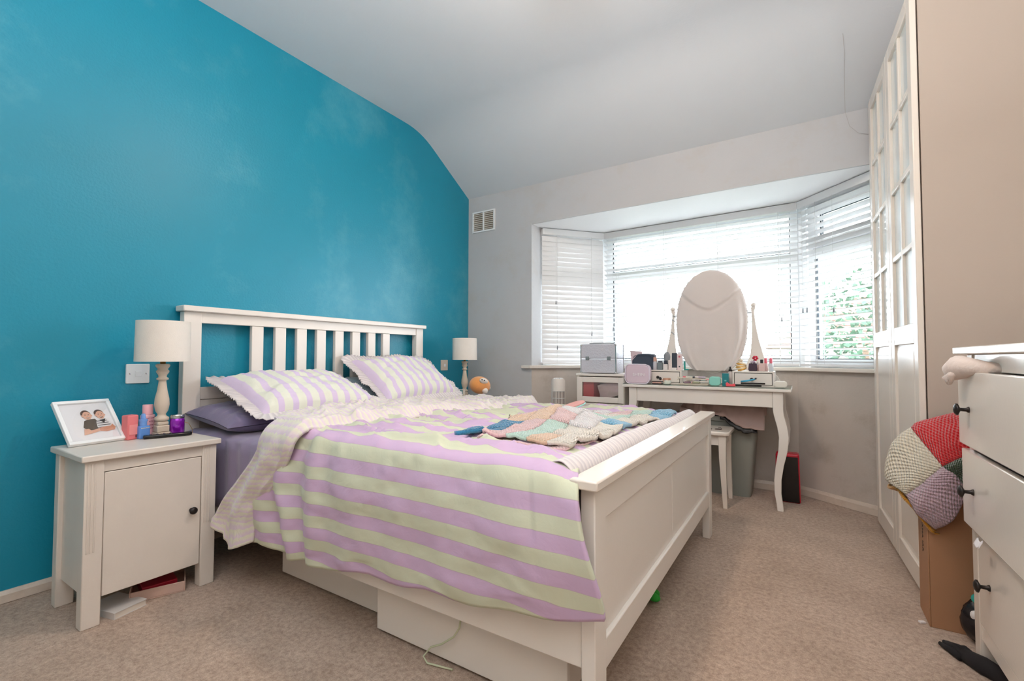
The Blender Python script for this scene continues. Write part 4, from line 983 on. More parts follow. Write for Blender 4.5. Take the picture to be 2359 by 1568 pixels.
wbx = bottle('lotion_carton', 'tall white and pink carton with red mark beside the black carton', 1.792, 2.900, T1, .017, .112, .010, mat('white_pink_card', 'E6D3D4', .4), mat('grey_cap', 'BDBBC0', .4), .013, square=True, cat='box', body='carton')
MB().lathe([(.007, 0), (.007, .0006), (.001, .0007)], 16, M=Matrix.Translation((0, -.0138, .092)) @ Matrix.Rotation(R(90), 4, 'X')).build('red_mark', mat('red_mark', 'C96A78', .4), wbx)
MB().lathe([(.005, 0), (.005, .0006), (.001, .0007)], 16, M=Matrix.Translation((0, -.0138, .024)) @ Matrix.Rotation(R(90), 4, 'X')).build('dark_mark', navy, wbx)
sbx = item('small_box', 'tiny white box on the front of the left drawer box', 'box', 1.757, 2.872, T1)
MB().box(-.018, .018, -.008, .008, 0, .016).build('carton', whiteb, sbx, bevel=.001)
tl = item('hair_clip', 'teal bent plastic clip standing at the left drawer box edge', 'hair clip', 1.818, 2.93, T1)
MB().box(-.004, .004, -.012, .012, 0, .06).box(-.004, .026, -.012, .012, 0, .008).build('clip_body', mat('teal_plastic', '1E9C93', .3), tl, bevel=.002)
pk = item('plastic_pouch', 'pale pink clear pouch leaning behind the silver case', 'pouch', 1.462, 2.98)
MB().prism([(-.035, 0), (.035, 0), (.045, .225), (-.045, .232), (-.03, .12)], -.01, .01, M=Matrix(((1, 0, 0, 0), (0, 0, 1, 0), (0, 1, 0, 0), (0, 0, 0, 1)))).build('pouch', mat('pale_pink_vinyl', 'D5BFC4', .4), pk, bevel=.004)
cp = item('makeup_palette', 'flat rose copper makeup compact beside the wash bag', 'compact', 1.668, 2.80)
MB().box(-.035, .030, -.02, .02, 0, .006).box(-.035, .030, -.02, .02, .014, .020).build('case', mat('black_brown_plastic', '3A2D2E', .3), cp, bevel=.001)
for q in range(3): MB().box(-.031 + q * .02, -.014 + q * .02, -.0205, -.016, .006, .014).build('colour_pan', mat('rose_copper_powder', 'D19F93', .4), cp)
jb = item('cream_jar', 'squat glass cream jar with copper lid on the table', 'jar', 1.728, 2.80)
MB().lathe([(.022, 0), (.026, .003), (.027, .022), (.024, .028)], 24).build('glass_jar', mat('milky_green_glass', 'CFD6CC', .15, coat=.6), jb, smooth='auto')
MB().lathe([(.025, .028), (.025, .042), (.001, .043)], 24).build('lid', mat('copper_lid', 'D6A68C', .3, metal=.3), jb, smooth='auto')
mb_ = item('makeup_brush', 'short black tipped makeup brush resting against the cream jar', 'brush', 1.695, 2.775)
MB().tube([(.012, 0, .030), (.004, -.001, .034)], .003, 8).tube([(.024, .002, .012), (.012, 0, .030)], [.002, .003], 8).build('handle', MATS['copper_lid'], mb_)
MB().ball((-.004, -.002, .038), (.009, .009, .011), 10).build('bristles', blackm, mb_, smooth=True)
tr = item('cosmetics_tray', 'cream shallow tray heaped with cosmetics in front of mirror', 'tray', 1.900, 2.86)
tp = [(-.095, -.055), (.085, -.055), (.095, .045), (-.085, .045)]
MB().prism(tp, 0, .004).build('tray_base', mat('cream_plastic', 'D9CFBF', .5), tr)
rm = MB()
for k in range(4):
    a, b = Vector((*tp[k], .004)), Vector((*tp[(k + 1) % 4], .004)); rm.tube([a + Vector((0, 0, .002)), b + Vector((0, 0, .002))], .003, 6); rm.tube([a * 1.08 + Vector((0, 0, .045 if k in (0, 3) else .030)), b * 1.08 + Vector((0, 0, .030 if k in (0, 3) else .045))], .0035, 6)
rm.build('tray_rim', MATS['cream_plastic'], tr)
ml = [('rosy_tube', 'C99797'), ('aqua_tube', '9CC5CB'), ('brown_tube', '5E453F'), ('cream_tube', 'E5DACD'), ('mauve_tube', '8A6F7C'), ('olive_tube', 'A7A88C'), ('lilac_tube', 'BBAFBE')]
for q in range(18):
    nm, cc = ml[q % 7]; a = random.uniform(-.5, .5) + (math.pi if q % 2 else 0); c_ = Vector((1.9 + random.uniform(-.055, .05), 2.86 + random.uniform(-.04, .03), TZ + .016 + (q // 6) * .017)); dd = Vector((math.cos(a), math.sin(a) * .5, random.uniform(-.05, .05))) * random.uniform(.02, .036)
    t = thing('makeup_tube', ['rosy makeup tube', 'aqua makeup tube', 'dark brown makeup tube', 'cream makeup tube', 'mauve makeup tube', 'olive makeup tube', 'lilac makeup tube'][q % 7] + [' at the bottom of the heap on the tray', ' in the middle of the heap on the tray', ' on top of the heap on the tray'][q // 6], 'makeup', c_, 0, 'makeup in the tray')
    MB().tube([-dd, dd * .4], .007, 10).build('tube', mat(nm, cc, .35), t, smooth='auto'); MB().tube([dd * .4, dd], .0055, 10).build('cap', [navy, whiteb, pinkc][q % 3], t, smooth='auto')
mc_ = item('contact_case', 'mint green rounded case standing beside the cosmetics tray', 'case', 2.030, 2.805)
MB().prism(rbox(.070, .058, 0, .018, 8), -.014, .014, M=Matrix.Translation((0, 0, .0295)) @ Matrix.Rotation(R(90), 4, 'X')).build('case_shell', mat('mint_plastic', '8ED3C6', .35), mc_, bevel=.006)
tc_ = item('teal_carton', 'upright teal foil carton beside the mint case', 'box', 2.091, 2.822)
MB().box(-.019, .019, -.014, .014, 0, .080).build('carton', mat('teal_foil', '0A7F88', .3, .15, 50, coat=.3), tc_, bevel=.001)
MB().box(-.006, .006, -.0148, -.014, .03, .038).build('printed_mark', mat('pale_teal_print', '6FC5C8', .4), tc_)
db = item('spray_bottle', 'clear spray bottle with black nozzle beside the right drawer box', 'bottle', 2.112, 2.875)
MB().lathe([(.013, 0), (.014, .002), (.014, .085), (.009, .092)], 20).build('bottle_body', mat('clear_liquid_plastic', 'C8BDB8', .15, coat=.6), db, smooth='auto')
MB().lathe([(.0105, .092), (.0105, .103), (.006, .106), (.005, .122), (.001, .123)], 16).build('nozzle', blackm, db, smooth='auto')
gp = item('perfume_bottle', 'gold and glass shell shaped perfume bottle on right drawer box', 'perfume', 2.172, 2.90, T1)
for q in range(6):
    a = R(-60 + q * 24); MB().ball((0, 0, .030), (.034 - abs(q - 2.5) * .002, .012, .009), 10, M=Matrix.Translation((0, 0, 0)) @ Matrix.Translation((0, 0, .03)) @ Matrix.Rotation(a * .35, 4, 'Y') @ Matrix.Translation((0, 0, -.03 + (q - 2.5) * .008))).build('shell_rib', [mat('gold_glass', 'D9A95A', .15, .1, 40, metal=.5), mat('pale_gold_glass', 'E8D9BE', .12, .1, metal=.2, coat=.6)][q % 2], gp, smooth=True)
MB().ball((.0, 0, .068), (.012, .01, .010), 10).build('stopper', MATS['pale_gold_glass'], gp, smooth=True)
pp_ = item('perfume_bottle', 'dark purple perfume bottle topped with a red flower', 'perfume', 2.242, 2.89, T1)
MB().prism([(-.022, 0), (.022, 0), (.026, .012), (.022, .050), (-.022, .050), (-.026, .012)], -.014, .014, M=Matrix(((1, 0, 0, 0), (0, 0, 1, 0), (0, 1, 0, 0), (0, 0, 0, 1)))).build('bottle_body', mat('dark_purple_glass', '3A2740', .12, coat=.8), pp_, bevel=.003)
MB().lathe([(.013, .050), (.016, .062), (.010, .068)], 16).build('collar', mat('lilac_glass', 'B7A3BD', .15, coat=.5), pp_, smooth=True)
MB().tube([(0, -.01, .045), (-.006, -.016, .06), (.004, -.010, .075)], .0025, 6).build('white_ribbon', whiteb, pp_, smooth=True)
for q in range(6): MB().ball((.014 + .010 * math.cos(q), -.004 + .006 * math.sin(q * 2), .082 + .010 * math.sin(q)), (.008, .005, .007), 8).build('petal', mat('red_petal', 'C8203E', .5), pp_, smooth=True)
bottle('perfume_bottle', 'pale pink square perfume bottle with black cap on right drawer box', 2.292, 2.885, T1, .017, .050, .024, blush, blackm, .009, square=True, cat='perfume')
bottle('nail_polish_bottle', 'pink capped pale bottle behind the black capped perfume', 2.312, 2.925, T1, .012, .05, .034, blush, pinkc, .0085, cat='bottle')
bottle('lip_gloss', 'pink capped clear bottle at the right end of the drawer box', 2.342, 2.90, T1, .013, .050, .034, mat('pale_blue_clear', 'D2D8E0', .15, coat=.6), pinkc, .0085, cat='bottle')
bottle('perfume_bottle', 'small peach glass bottle between purple and pink perfumes', 2.268, 2.925, T1, .012, .04, .018, mat('peach_glass', 'E3BCAE', .15, coat=.5), whiteb, .007, cat='perfume')
st_ = item('hair_straightener', 'black hair straightener lying in front of right drawer box', 'hair tool', 2.20, 2.795, rz=R(4))
MB().box(-.055, .095, -.010, .010, .002, .014).box(-.02, .115, .0, .016, .016, .026).build('straightener_arm', black_gloss, st_, bevel=.003)
rc2 = item('hair_clip', 'bright coral red hair clip on the front of the table', 'hair clip', 2.125, 2.785, rz=R(8))
MB().prism([(-.028, 0), (.024, 0), (.028, .008), (.02, .02), (.006, .012), (-.006, .014), (-.02, .026), (-.03, .02)], -.008, .008, M=Matrix(((1, 0, 0, 0), (0, 0, 1, 0), (0, 1, 0, 0), (0, 0, 0, 1)))).build('clip_body', mat('coral_red_plastic', 'EE5A66', .35), rc2, bevel=.002)
rz_ = item('razor', 'bright blue razor resting across the black hair straightener', 'razor', 2.22, 2.785, TZ + .028)
MB().tube([(-.038, 0, .004), (.0, -.002, .010), (.034, 0, .018), (.045, .002, .023)], [.005, .0055, .005, .004], 10).build('handle', mat('bright_blue_plastic', '2FA2CC', .3), rz_, smooth=True)
MB().box(.040, .050, -.012, .012, .020, .030).build('razor_head', navy, rz_, bevel=.001)
wbw = item('soap_box', 'glossy white rounded box at the right end of the table', 'box', 2.395, 2.80)
MB().prism(rbox(.070, .040, 0, .017, 8), -.022, .022, M=Matrix.Translation((0, 0, .0205)) @ Matrix.Rotation(R(90), 4, 'X')).build('box_shell', mat('ivory_plastic', 'E6E2D8', .3), wbw, bevel=.006)

# ------------------------------------------------------------------ stool, bin, bag, red heater
stl = thing('stool', 'small white painted stool tucked at the dressing table', 'stool', (1.965, 2.775, 0))
MB().prism(rbox(.33, .30, 0, .03, 5), .436, .460).build('seat', white_cream, stl, bevel=.006)
MB().box(-.12, .12, -.125, -.108, .375, .436).box(-.12, .12, .108, .125, .375, .436).box(-.135, -.118, -.11, .11, .375, .436).box(.118, .135, -.11, .11, .375, .436).build('apron', white_cream, stl)
for sx in (-1, 1):
    for sy in (-1, 1):
        vs = [];
        for z, o, hh_ in ((.436, 0, .021), (.30, 0, .019), (.0, .012, .012)):
            cx, cy = sx * (.125 + o), sy * (.115 + o * .3); vs += [(cx - hh_, cy - hh_, z), (cx + hh_, cy - hh_, z), (cx + hh_, cy + hh_, z), (cx - hh_, cy + hh_, z)]
        b_ = MB(); b_.add(vs, [(j * 4 + i, j * 4 + (i + 1) % 4, (j + 1) * 4 + (i + 1) % 4, (j + 1) * 4 + i) for j in range(2) for i in range(4)] + [(0, 1, 2, 3), (8, 9, 10, 11)]); b_.build('leg', white_cream, stl, bevel=.002)
sg = thing('sunglasses', 'small dark sunglasses lying on the white stool', 'glasses', (2.03, 2.72, .461), R(20))
for s in (-1, 1): MB().prism([(s * .028 + .02 * math.cos(2 * math.pi * k / 16), .015 * math.sin(2 * math.pi * k / 16)) for k in range(16)], .001, .004).build('lens', mat('brown_lens', '54423F', .15), sg); MB().tube([(s * .048, 0, .004), (s * .046, .03, .01), (s * .04, .05, .003)], .0015, 6).build('arm', blackm, sg)
bn = thing('laundry_bin', 'tall grey tapered plastic bin under the dressing table', 'bin', (2.0, 3.07, 0))
b_ = MB(); n_ = 24
def ring(w_, d_, z, dy=0): return [(p[0], p[1] + dy, z) for p in rbox(w_, d_, 0, .03, 5)]
prof = [ring(.42, .20, 0), ring(.44, .212, .1), ring(.50, .25, .485), ring(.545, .28, .49), ring(.55, .28, .52), ring(.535, .27, .52), ring(.49, .24, .47), ring(.42, .19, .02)]
n_ = len(prof[0]); vs = [p for r_ in prof for p in r_]
b_.add(vs, [(j * n_ + i, j * n_ + (i + 1) % n_, (j + 1) * n_ + (i + 1) % n_, (j + 1) * n_ + i) for j in range(len(prof) - 1) for i in range(n_)] + [tuple(range(n_)), tuple((len(prof) - 1) * n_ + i for i in range(n_))])
b_.build('bin_body', mat('grey_green_plastic', '8D8F88', .5, .03), bn, smooth='auto')
MB().box(-.18, .17, -.085, .085, .40, .515).build('laundry', mat('mixed_laundry', '6B6570', .9), bn, bevel=.03)
pk_ = thing('folded_garment', 'dusty pink garment with black lining heaped on the grey bin', 'garment', (2.03, 3.03, .522))
def garm(u, v_):
    x = lerp(-.24, .27, u); y = lerp(-.13, .11, v_); z = .035 + .055 * math.sin(math.pi * min(1, v_ * 1.2 + .1)) * (1 - .55 * sm(.0, .2, .2 - u)) + .026 * (1 - 2 * abs(fbm(x * 5, y * 8, 77, 2))) + .01 * fbm(x * 12, y * 12, 78, 1)
    if v_ < .22: z -= (.22 - v_) * .55 * (.3 + sm(.3, 1, u)) + .01 * math.sin(u * 20)
    return (x, y - (.02 if v_ < .2 else 0), max(z, .004 if abs(y) < .1 else -.06))
MB().grid(garm, 60, 34).build('folded_cloth', mat('dusty_pink_suede', 'B39A93', .8, .06, 12, .2, 60, sheen=.3), pk_, smooth=True, solid=.008)
def garm2(u, v_):
    p = garm(.50 + u * .42, v_ * .10); return (p[0], p[1] + .004, p[2] - .020 - .012 * math.sin(u * math.pi))
MB().grid(garm2, 24, 6).build('black_lining', blackm, pk_, smooth=True, solid=.008)
def curl(u, v_):
    a = u * 5.5; r_ = .012 + .018 * u; return (.215 + r_ * math.cos(a) * .8 + .01 * v_, -.11 + v_ * .14, .050 + r_ * math.sin(a))
rh = thing('portable_heater', 'red and black portable heater with carry handle by the bay wall', 'heater', (2.418, 2.985, 0))
b_ = MB()
def tz_(w0, w1, d0, d1, h_): return [(-w0, 0, 0), (w0, 0, 0), (w0, d0, 0), (-w0, d0, 0), (-w1, .012, h_), (w1, .012, h_), (w1, d1, h_), (-w1, d1, h_)]
b_.add(tz_(.070, .064, .108, .100, .305), [(0, 3, 2, 1), (4, 5, 6, 7), (0, 1, 5, 4), (2, 3, 7, 6), (0, 4, 7, 3), (1, 2, 6, 5)]); b_.build('red_casing', mat('glossy_red_plastic', 'C61F37', .3), rh, bevel=.012, seg=3)
MB().add([(-.064, -.003, .006), (.064, -.003, .006), (.057, .008, .285), (-.057, .008, .285), (-.064, .006, .006), (.064, .006, .006), (.057, .017, .285), (-.057, .017, .285)], [(0, 1, 2, 3), (4, 7, 6, 5), (0, 4, 5, 1), (2, 6, 7, 3), (0, 3, 7, 4), (1, 5, 6, 2)]).build('black_front', black_gloss, rh, bevel=.002)
MB().tube([(-.010, .025, .303), (-.010, .028, .325), (-.006, .055, .333), (-.002, .082, .325), (-.002, .085, .303)], .006, 8).build('carry_handle', blackm, rh, smooth=True)

# ------------------------------------------------------------------ wardrobe
wd = thing('wardrobe', 'tall white wardrobe with frosted glass panelled double doors', 'wardrobe', (2.878, 1.86, 0), math.atan2(.036, .93))
WW, WH, WDp = .93, 2.335, .58
MB().box(.024, WDp, 0, .018, .0, WH).build('side_panel', wardrobe_side, wd, bevel=.001)
MB().box(.024, WDp, WW - .018, WW, .0, WH).build('side_panel', wardrobe_side, wd, bevel=.001)
MB().box(.024, WDp, .018, WW - .018, WH - .018, WH).box(.024, WDp, .018, WW - .018, .05, .068).build('top_and_base', wardrobe_side, wd)
MB().box(WDp - .006, WDp, .018, WW - .018, .068, WH - .018).build('back_panel', wardrobe_side, wd)
MB().box(.040, .055, .018, WW - .018, 0, .05).build('plinth', white_cream, wd)
DW = (WW - .004) / 2; ZD0, ZD1 = .028, WH - .004
for k in range(2):
    y0 = .0 + k * (DW + .004); y1 = y0 + DW; st = .058
    zm0, zm1 = .965, 1.045   # mid rail
    f = MB()
    f.box(0, .020, y0, y0 + st, ZD0, ZD1).box(0, .020, y1 - st, y1, ZD0, ZD1).box(0, .020, y0 + st, y1 - st, ZD0, ZD0 + .085).box(0, .020, y0 + st, y1 - st, ZD1 - .06, ZD1).box(0, .020, y0 + st, y1 - st, zm0, zm1)
    d_ = f.build('door', white_cream, wd, bevel=.003)
    a0, a1 = y0 + st, y1 - st; b0, b1 = zm1, ZD1 - .06; yc = (a0 + a1) / 2; rows_ = 4; hrow = (b1 - b0) / rows_; mw = .011
    g = MB(); g.box(.002, .018, yc - mw, yc + mw, b0, b1)
    for r_ in range(1, rows_):
        zz = b0 + r_ * hrow; g.box(.002, .018, a0, yc - mw, zz - mw, zz + mw).box(.002, .018, yc + mw, a1, zz - mw, zz + mw)
    g.build('glazing_bars', white_cream, d_, bevel=.0025)
    for r_ in range(rows_):
        for (p0, p1) in ((a0, yc - mw), (yc + mw, a1)):
            MB().box(.012, .015, p0, p1, b0 + r_ * hrow + (mw if r_ else 0), b0 + (r_ + 1) * hrow - (mw if r_ < rows_ - 1 else 0)).build('frosted_pane', frost, d_)
    MB().box(.010, .016, a0, a1, ZD0 + .085, zm0).build('lower_panel', white_cream, d_)
    q0, q1, q2, q3 = a0 + .004, a1 - .004, ZD0 + .089, zm0 - .004; e = .03
    rp = MB(); rp.add([(.010, q0, q2), (.010, q1, q2), (.010, q1, q3), (.010, q0, q3), (.004, q0 + e, q2 + e), (.004, q1 - e, q2 + e), (.004, q1 - e, q3 - e), (.004, q0 + e, q3 - e)], [(4, 5, 6, 7), (0, 1, 5, 4), (1, 2, 6, 5), (2, 3, 7, 6), (3, 0, 4, 7)])
    rp.build('raised_field', white_cream, d_)
bgw = MB(); bgw.ball((0, 0, .035), (.03, .04, .035), 8)
tg = thing('plastic_bag', 'small crumpled white bag on the wardrobe top', 'bag', (2.905, 2.28, WH))
MB().ball((0, 0, .032), (.028, .045, .03), 10).ball((.0, .03, .05), (.015, .02, .03), 8).build('crumpled_bag', mat('white_poly', 'D7D2D2', .4), tg, smooth=True)

# ------------------------------------------------------------------ cardboard box and its blanket
cb = thing('cardboard_box', 'tall brown cardboard box between wardrobe and chest of drawers', 'box', (2.862, 1.690, 0))
card = mat('brown_cardboard', 'A67B5B', .85, .05, 12, .1, 80)
H = .55
MB().box(0, .004, 0, .150, 0, H).box(.296, .30, 0, .150, 0, H).box(.004, .296, 0, .004, 0, H).box(.004, .296, .146, .150, 0, H).box(.004, .296, .004, .146, 0, .004).build('box_walls', card, cb, bevel=.0015)
MB().box(0, .30, -.06, 0, -.002, .002, M=Matrix.Translation((0, 0, H)) @ Matrix.Rotation(R(65), 4, 'X')).box(-.08, 0, .0, .15, -.002, .002, M=Matrix.Translation((0, 0, H)) @ Matrix.Rotation(R(-60), 4, 'Y')).build('flap', card, cb)
text_obj('II JANNA NAHA IAR', .020, mat('black_print', '2E2420', .8), cb, (-.0006, .075, .34), (R(90), R(90), R(-90)), sx=1.3)
bb_ = thing('knitted_blanket', 'red cream and pink patchwork blanket stuffed over the cardboard box', 'blanket', (0, 0, 0))
RK = dict(R_='DC0D1A', C_='EADFC8', P_='D0B0BE', G_='2E4A2B', Y_='C98B1E')
RM = {k: mk_knit('knit_big_' + n_, RK[k], 62, .8) for k, n_ in dict(R_='red', C_='ivory', P_='mauve', G_='green', Y_='mustard').items()}
NETB = [
 [(2.790, 1.850, .440), (2.800, 1.850, .56), (2.860, 1.850, .64), (2.915, 1.850, .68), (2.985, 1.830, .70)],
 [(2.765, 1.790, .457), (2.778, 1.770, .582), (2.838, 1.760, .659), (2.898, 1.760, .699), (2.957, 1.740, .723)],
 [(2.781, 1.720, .451), (2.814, 1.690, .538), (2.865, 1.680, .605), (2.913, 1.670, .655), (2.980, 1.650, .682)],
 [(2.803, 1.670, .437), (2.847, 1.635, .498), (2.892, 1.625, .556), (2.940, 1.615, .594), (3.000, 1.610, .625)],
 [(2.828, 1.655, .379), (2.875, 1.620, .448), (2.920, 1.612, .532), (2.960, 1.608, .563), (3.010, 1.606, .585)],
 [(2.872, 1.660, .338), (2.912, 1.632, .376), (2.945, 1.622, .470), (2.980, 1.616, .500), (3.010, 1.610, .543)]]
def cr(p, t):
    n = len(p) - 1; x = min(max(t, 0), 1) * n; i = min(int(x), n - 1); f = x - i
    P0, P1, P2, P3 = p[max(i - 1, 0)], p[i], p[i + 1], p[min(i + 2, n)]
    return .5 * ((2 * P1) + (P2 - P0) * f + (2 * P0 - 5 * P1 + 4 * P2 - P3) * f * f + (3 * P1 - P0 - 3 * P2 + P3) * f ** 3)
def bsurf(u, v_):
    p = cr([cr([Vector(q) for q in row], u) for row in NETB], v_)
    return p + Vector((-.6, -.6, .2)) * (.008 * fbm(u * 4, v_ * 5, 5) + .005 * math.sin(u * 13 + v_ * 5))
cells = [('C_', 0, .5, 0, .6), ('R_', .5, 1, .1, .6), ('P_', 0, .5, .6, 1.0), ('G_', .5, 1, .6, 1.0), ('G_', .5, 1, 0, .1)]
for nm, u0, u1, v0, v1 in cells:
    def cf(u, v_, u0=u0, u1=u1, v0=v0, v1=v1):
        p = bsurf(lerp(u0, u1, u), lerp(v0, v1, v_)); e = min(u, 1 - u, v_, 1 - v_); return p + Vector((-.6, -.6, .2)) * (.009 * min(1, e * 6) - .004)
    MB().grid(cf, 22, 22, lambda u, v_, a=(u1 - u0) * .48, b=(v1 - v0) * .48: (u * a, v_ * b)).build('knitted_square', RM[nm], bb_, smooth=True, solid=.014, off=1)
def hemb(u, v_):
    a = bsurf(0, .12 + .82 * u); return a + Vector((.012 + .05 * v_, .010 + .05 * v_, -.012 - .022 * v_ - .01 * math.sin(u * 14)))
MB().grid(hemb, 24, 4, lambda u, v_: (u * .3, v_ * .05)).build('mustard_edge', RM['Y_'], bb_, smooth=True, solid=.010)
def fill(u, v_):
    a = bsurf(u * .9, .12 + .62 * v_); return a + Vector((.07, .045, -.015))
MB().grid(fill, 14, 14, lambda u, v_: (u * .3, v_ * .3)).build('inner_layer', RM['C_'], bb_, smooth=True, solid=.02)

# ------------------------------------------------------------------ chest of drawers
ch = thing('chest_of_drawers', 'white chest of drawers with dark knobs at the right edge', 'chest of drawers', (2.94, .50, 0))
CW, CD, CH = 1.04, .48, .921
MB().box(-.028, CD, -.02, CW + .02, CH, CH + .022).build('top', white_cream, ch, bevel=.003)
for y0 in (0, CW - .05):
    for x0 in (0, CD - .05): MB().box(x0, x0 + .05, y0, y0 + .05, 0, CH).build('leg', white_cream, ch, bevel=.003)
for y0 in (.012, CW - .028): MB().box(.05, CD - .05, y0, y0 + .016, .10, CH).build('side_panel', white_cream, ch)
MB().box(CD - .02, CD - .012, .05, CW - .05, .10, CH).build('back_panel', white_cream, ch)
for z0, z1 in ((CH - .05, CH), (.648, .662), (.412, .424), (.085, .128)): MB().box(.004, .026, .05, CW - .05, z0, z1).build('rail', white_cream, ch, bevel=.002)
for k, (z0, z1, out, ov) in enumerate(((.655, .870, .030, .032), (.420, .640, .026, .030), (.132, .410, -.001, -.002))):
    y0, y1 = .05 - ov, CW - .05 + (ov - .02 if ov > 0 else ov)
    fr = MB().box(-out, -out + .018, y0, y1, z0, z1).build('drawer', white_cream, ch, bevel=.003)
    MB().box(-out + .018, .40, .056, .068, z0 + .02, z1 - .04).box(-out + .018, .40, CW - .068, CW - .056, z0 + .02, z1 - .04).box(.39, .40, .068, CW - .068, z0 + .02, z1 - .04).box(-out + .018, .39, .068, CW - .068, z0 + .02, z0 + .026).build('drawer_body', white_old, fr)
    for yk_ in (.20, CW - .145): knob_m(fr, (-out, yk_, (z0 + z1) / 2 + .0), (-1, 0, 0), .017, .030)
sk = thing('sock', 'pinkish beige sock hanging out over the top drawer front', 'sock', (2.91, 1.42, .862))
sp = [(.05, -.16, .018), (.02, -.10, .020), (.0, -.05, .022), (-.012, -.01, .022), (-.02, .015, .008), (-.026, .025, -.012)]
MB().tube(sp, [.014, .018, .026, .034, .030, .012], 14).build('sock_body', mat('pinkish_beige_knit', 'E2D0C6', .9, .05, 40, .5, 90, sheen=.3), sk, smooth=True)
for q in range(6):
    a = q / 5; MB().tube([(-.018, -.025 + .05 * a, .016 - .01 * a), (-.036, -.02 + .055 * a, -.004 - .012 * a), (-.033, -.016 + .05 * a, -.022 - .010 * math.sin(a * 3.1))], [.012, .010, .004], 8).build('fold', MATS['pinkish_beige_knit'], sk, smooth=True)
stp = thing('strap', 'black strap poking up behind the top drawer front', 'strap', (2.933, 1.49, .860))
MB().prism([(-.055, .0), (.018, .0), (.022, .02), (.012, .026), (.0, .010), (-.055, .006)], -.002, .002, M=Matrix(((0, 0, 1, 0), (1, 0, 0, 0), (0, 1, 0, 0), (0, 0, 0, 1)))).build('strap_end', blackm, stp)
ti = thing('tissue', 'scrap of white tissue caught under the middle drawer', 'tissue', (2.918, 1.36, .412))
MB().grid(lambda u, v_: (-.004 - .008 * v_ + .002 * math.sin(u * 9), -.03 + u * .05, -.018 * v_ + .004 * math.sin(u * 12)), 12, 5).build('tissue_scrap', mat('tissue_white', 'E6E0E2', .9), ti, smooth=True, solid=.001)
ls = thing('bin_bag', 'black shiny bag with a teal wrapper beside the chest leg', 'bag', (2.99, 1.64, 0))
bg_ = MB(); 
def blob(u, v_):
    a = u * 2 * math.pi; t = v_ * math.pi; r_ = 1 + .22 * fbm(math.cos(a) * 1.5, math.sin(a) * 1.5 + v_ * 2, 4, 1.5); st2 = math.sin(t)
    return (.058 * r_ * st2 * math.cos(a), .045 * r_ * st2 * math.sin(a), .075 - .072 * r_ * math.cos(t) if True else 0)
bg_.grid(blob, 36, 20); bg_.build('bag_body', mat('shiny_black_polythene', '17151A', .2, .2, 20, .6, 30), ls, smooth=True)
MB().ball((-.018, -.02, .150), (.022, .018, .018), 8).build('teal_wrapper', mat('teal_wrapper', '2FA39A', .25, .2, 30), ls, smooth=True)
MB().ball((-.030, -.022, .098), (.014, .012, .018), 8).build('white_label', whiteb, ls, smooth=True)
gl_ = thing('glove', 'crumpled black glove on the carpet in front of the chest leg', 'glove', (2.925, 1.49, 0), R(-62))
for q, (a, L, o) in enumerate(((0, .075, -.018), (4, .085, -.004), (-3, .08, .010), (-12, .06, .022))):
    ca, sa = math.cos(R(a)), math.sin(R(a)); MB().tube([(-.02, o, .012), (-.02 - L * .5 * ca, o + L * .5 * sa, .014 + .003 * q), (-.02 - L * ca, o + L * sa, .010)], [.011, .0095, .006], 8).build('finger', mat('black_wool', '1D1A1D', .95), gl_, smooth=True)
MB().tube([(-.03, 0, .014), (.03, .004, .020), (.08, .02, .016), (.12, .03, .014)], [.020, .026, .022, .018], 10).build('palm', MATS['black_wool'], gl_, smooth=True)
pcb = thing('paper_scrap', 'tiny white paper scrap on the carpet beside the cardboard box', 'paper', (2.845, 1.705, 0), R(30))
MB().box(-.009, .009, -.006, .006, 0, .006).build('scrap', whiteb, pcb, bevel=.001)

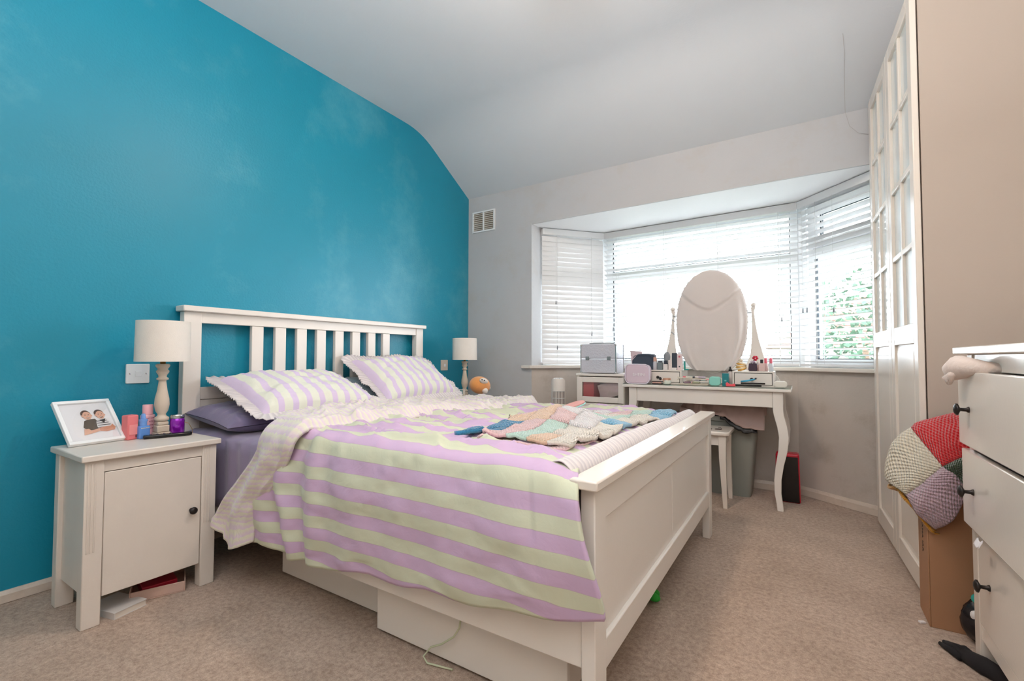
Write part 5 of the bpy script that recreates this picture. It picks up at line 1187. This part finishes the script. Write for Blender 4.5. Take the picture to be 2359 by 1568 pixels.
# ------------------------------------------------------------------ outside
grass = mat('outside_lawn', '414A38', .9, .2, .5)
lawn = MB().box(-30, 30, 4.2, 60, -3.1, -3.0).build('lawn', grass); lawn['kind'] = 'structure'; lawn.name = 'ground_outside'
hs = thing('house', 'pale rendered neighbouring house with a tiled hipped roof beyond the bay', 'building', (6.2, 26, -3.2))
rend_ = mat('pale_render', '8F887E', .9); tile = mat('brown_roof_tile', '6B5148', .8, .15, 4)
MB().box(-5, 5, 0, 8, 0, 4.6).build('house_walls', rend_, hs)
rf = MB(); rf.add([(-5.4, -.4, 4.6), (5.4, -.4, 4.6), (5.4, 8.4, 4.6), (-5.4, 8.4, 4.6), (-1.5, 4, 7.4), (1.5, 4, 7.4)], [(0, 1, 5, 4), (1, 2, 5), (2, 3, 4, 5), (3, 0, 4), (3, 2, 1, 0)]); rf.build('roof', tile, hs)
for k in range(9):
    t = (k + .5) / 9; MB().box(-5.4 + 3.9 * t, 5.4 - 3.9 * t, -.45 + 4.4 * t, -.38 + 4.4 * t, 4.6 + 2.8 * t, 4.68 + 2.8 * t).build('tile_course', tile, hs)
for x in (-3, 0, 3):
    for z in (.8, 3.0): wf = MB().box(x - .7, x + .7, -.06, 0, z, z + 1.2).build('window', upvc, hs); MB().box(x - .6, x + .6, -.07, -.06, z + .1, z + 1.1).build('pane', mat('far_glass', '5B6B78', .1), wf)
leafm = [mat('tree_leaf_green', '2E4F38', .7, .25, 3), mat('tree_leaf_pale', '3F6149', .7, .25, 3)]
def tree(label, x, y, h_, r_, seed, mi, nleaf=2600):
    rnd = random.Random(seed); t = thing('tree', label, 'tree', (x, y, -3.0), 0, 'trees in the garden')
    MB().tube([(0, 0, 0), (.1, 0, h_ * .35), (-.05, .1, h_ * .7)], [.16, .12, .05], 8).build('trunk', mat('bark', '5E4C3C', .9), t, smooth=True)
    f = MB()
    for q in range(nleaf):
        while True:
            p = Vector((rnd.uniform(-1, 1), rnd.uniform(-1, 1), rnd.uniform(-1, 1)))
            if .35 < p.length < 1: break
        p = Vector((p.x * r_, p.y * r_, p.z * h_ * .36 + h_ * .64)) * 1; a = Vector((rnd.gauss(0, 1), rnd.gauss(0, 1), rnd.gauss(0, 1))).normalized(); b = a.cross(Vector((rnd.gauss(0, 1), rnd.gauss(0, 1), 1))).normalized(); s = rnd.uniform(.05, .10)
        f.add([p - a * s, p + b * s * .6, p + a * s, p - b * s * .6], [(0, 1, 2, 3)])
    fo = f.build('foliage', leafm[mi], t); fo['kind'] = 'stuff'
tree('leafy green garden tree seen through the right window', 3.7, 12.0, 5.9, 1.5, 1, 0)
tree('paler leafy garden tree further right beyond the window', 6.0, 15.6, 6.8, 1.8, 2, 1)
tree('low round garden tree nearest the right window', 4.5, 8.6, 4.2, 1.0, 3, 0, 1800)
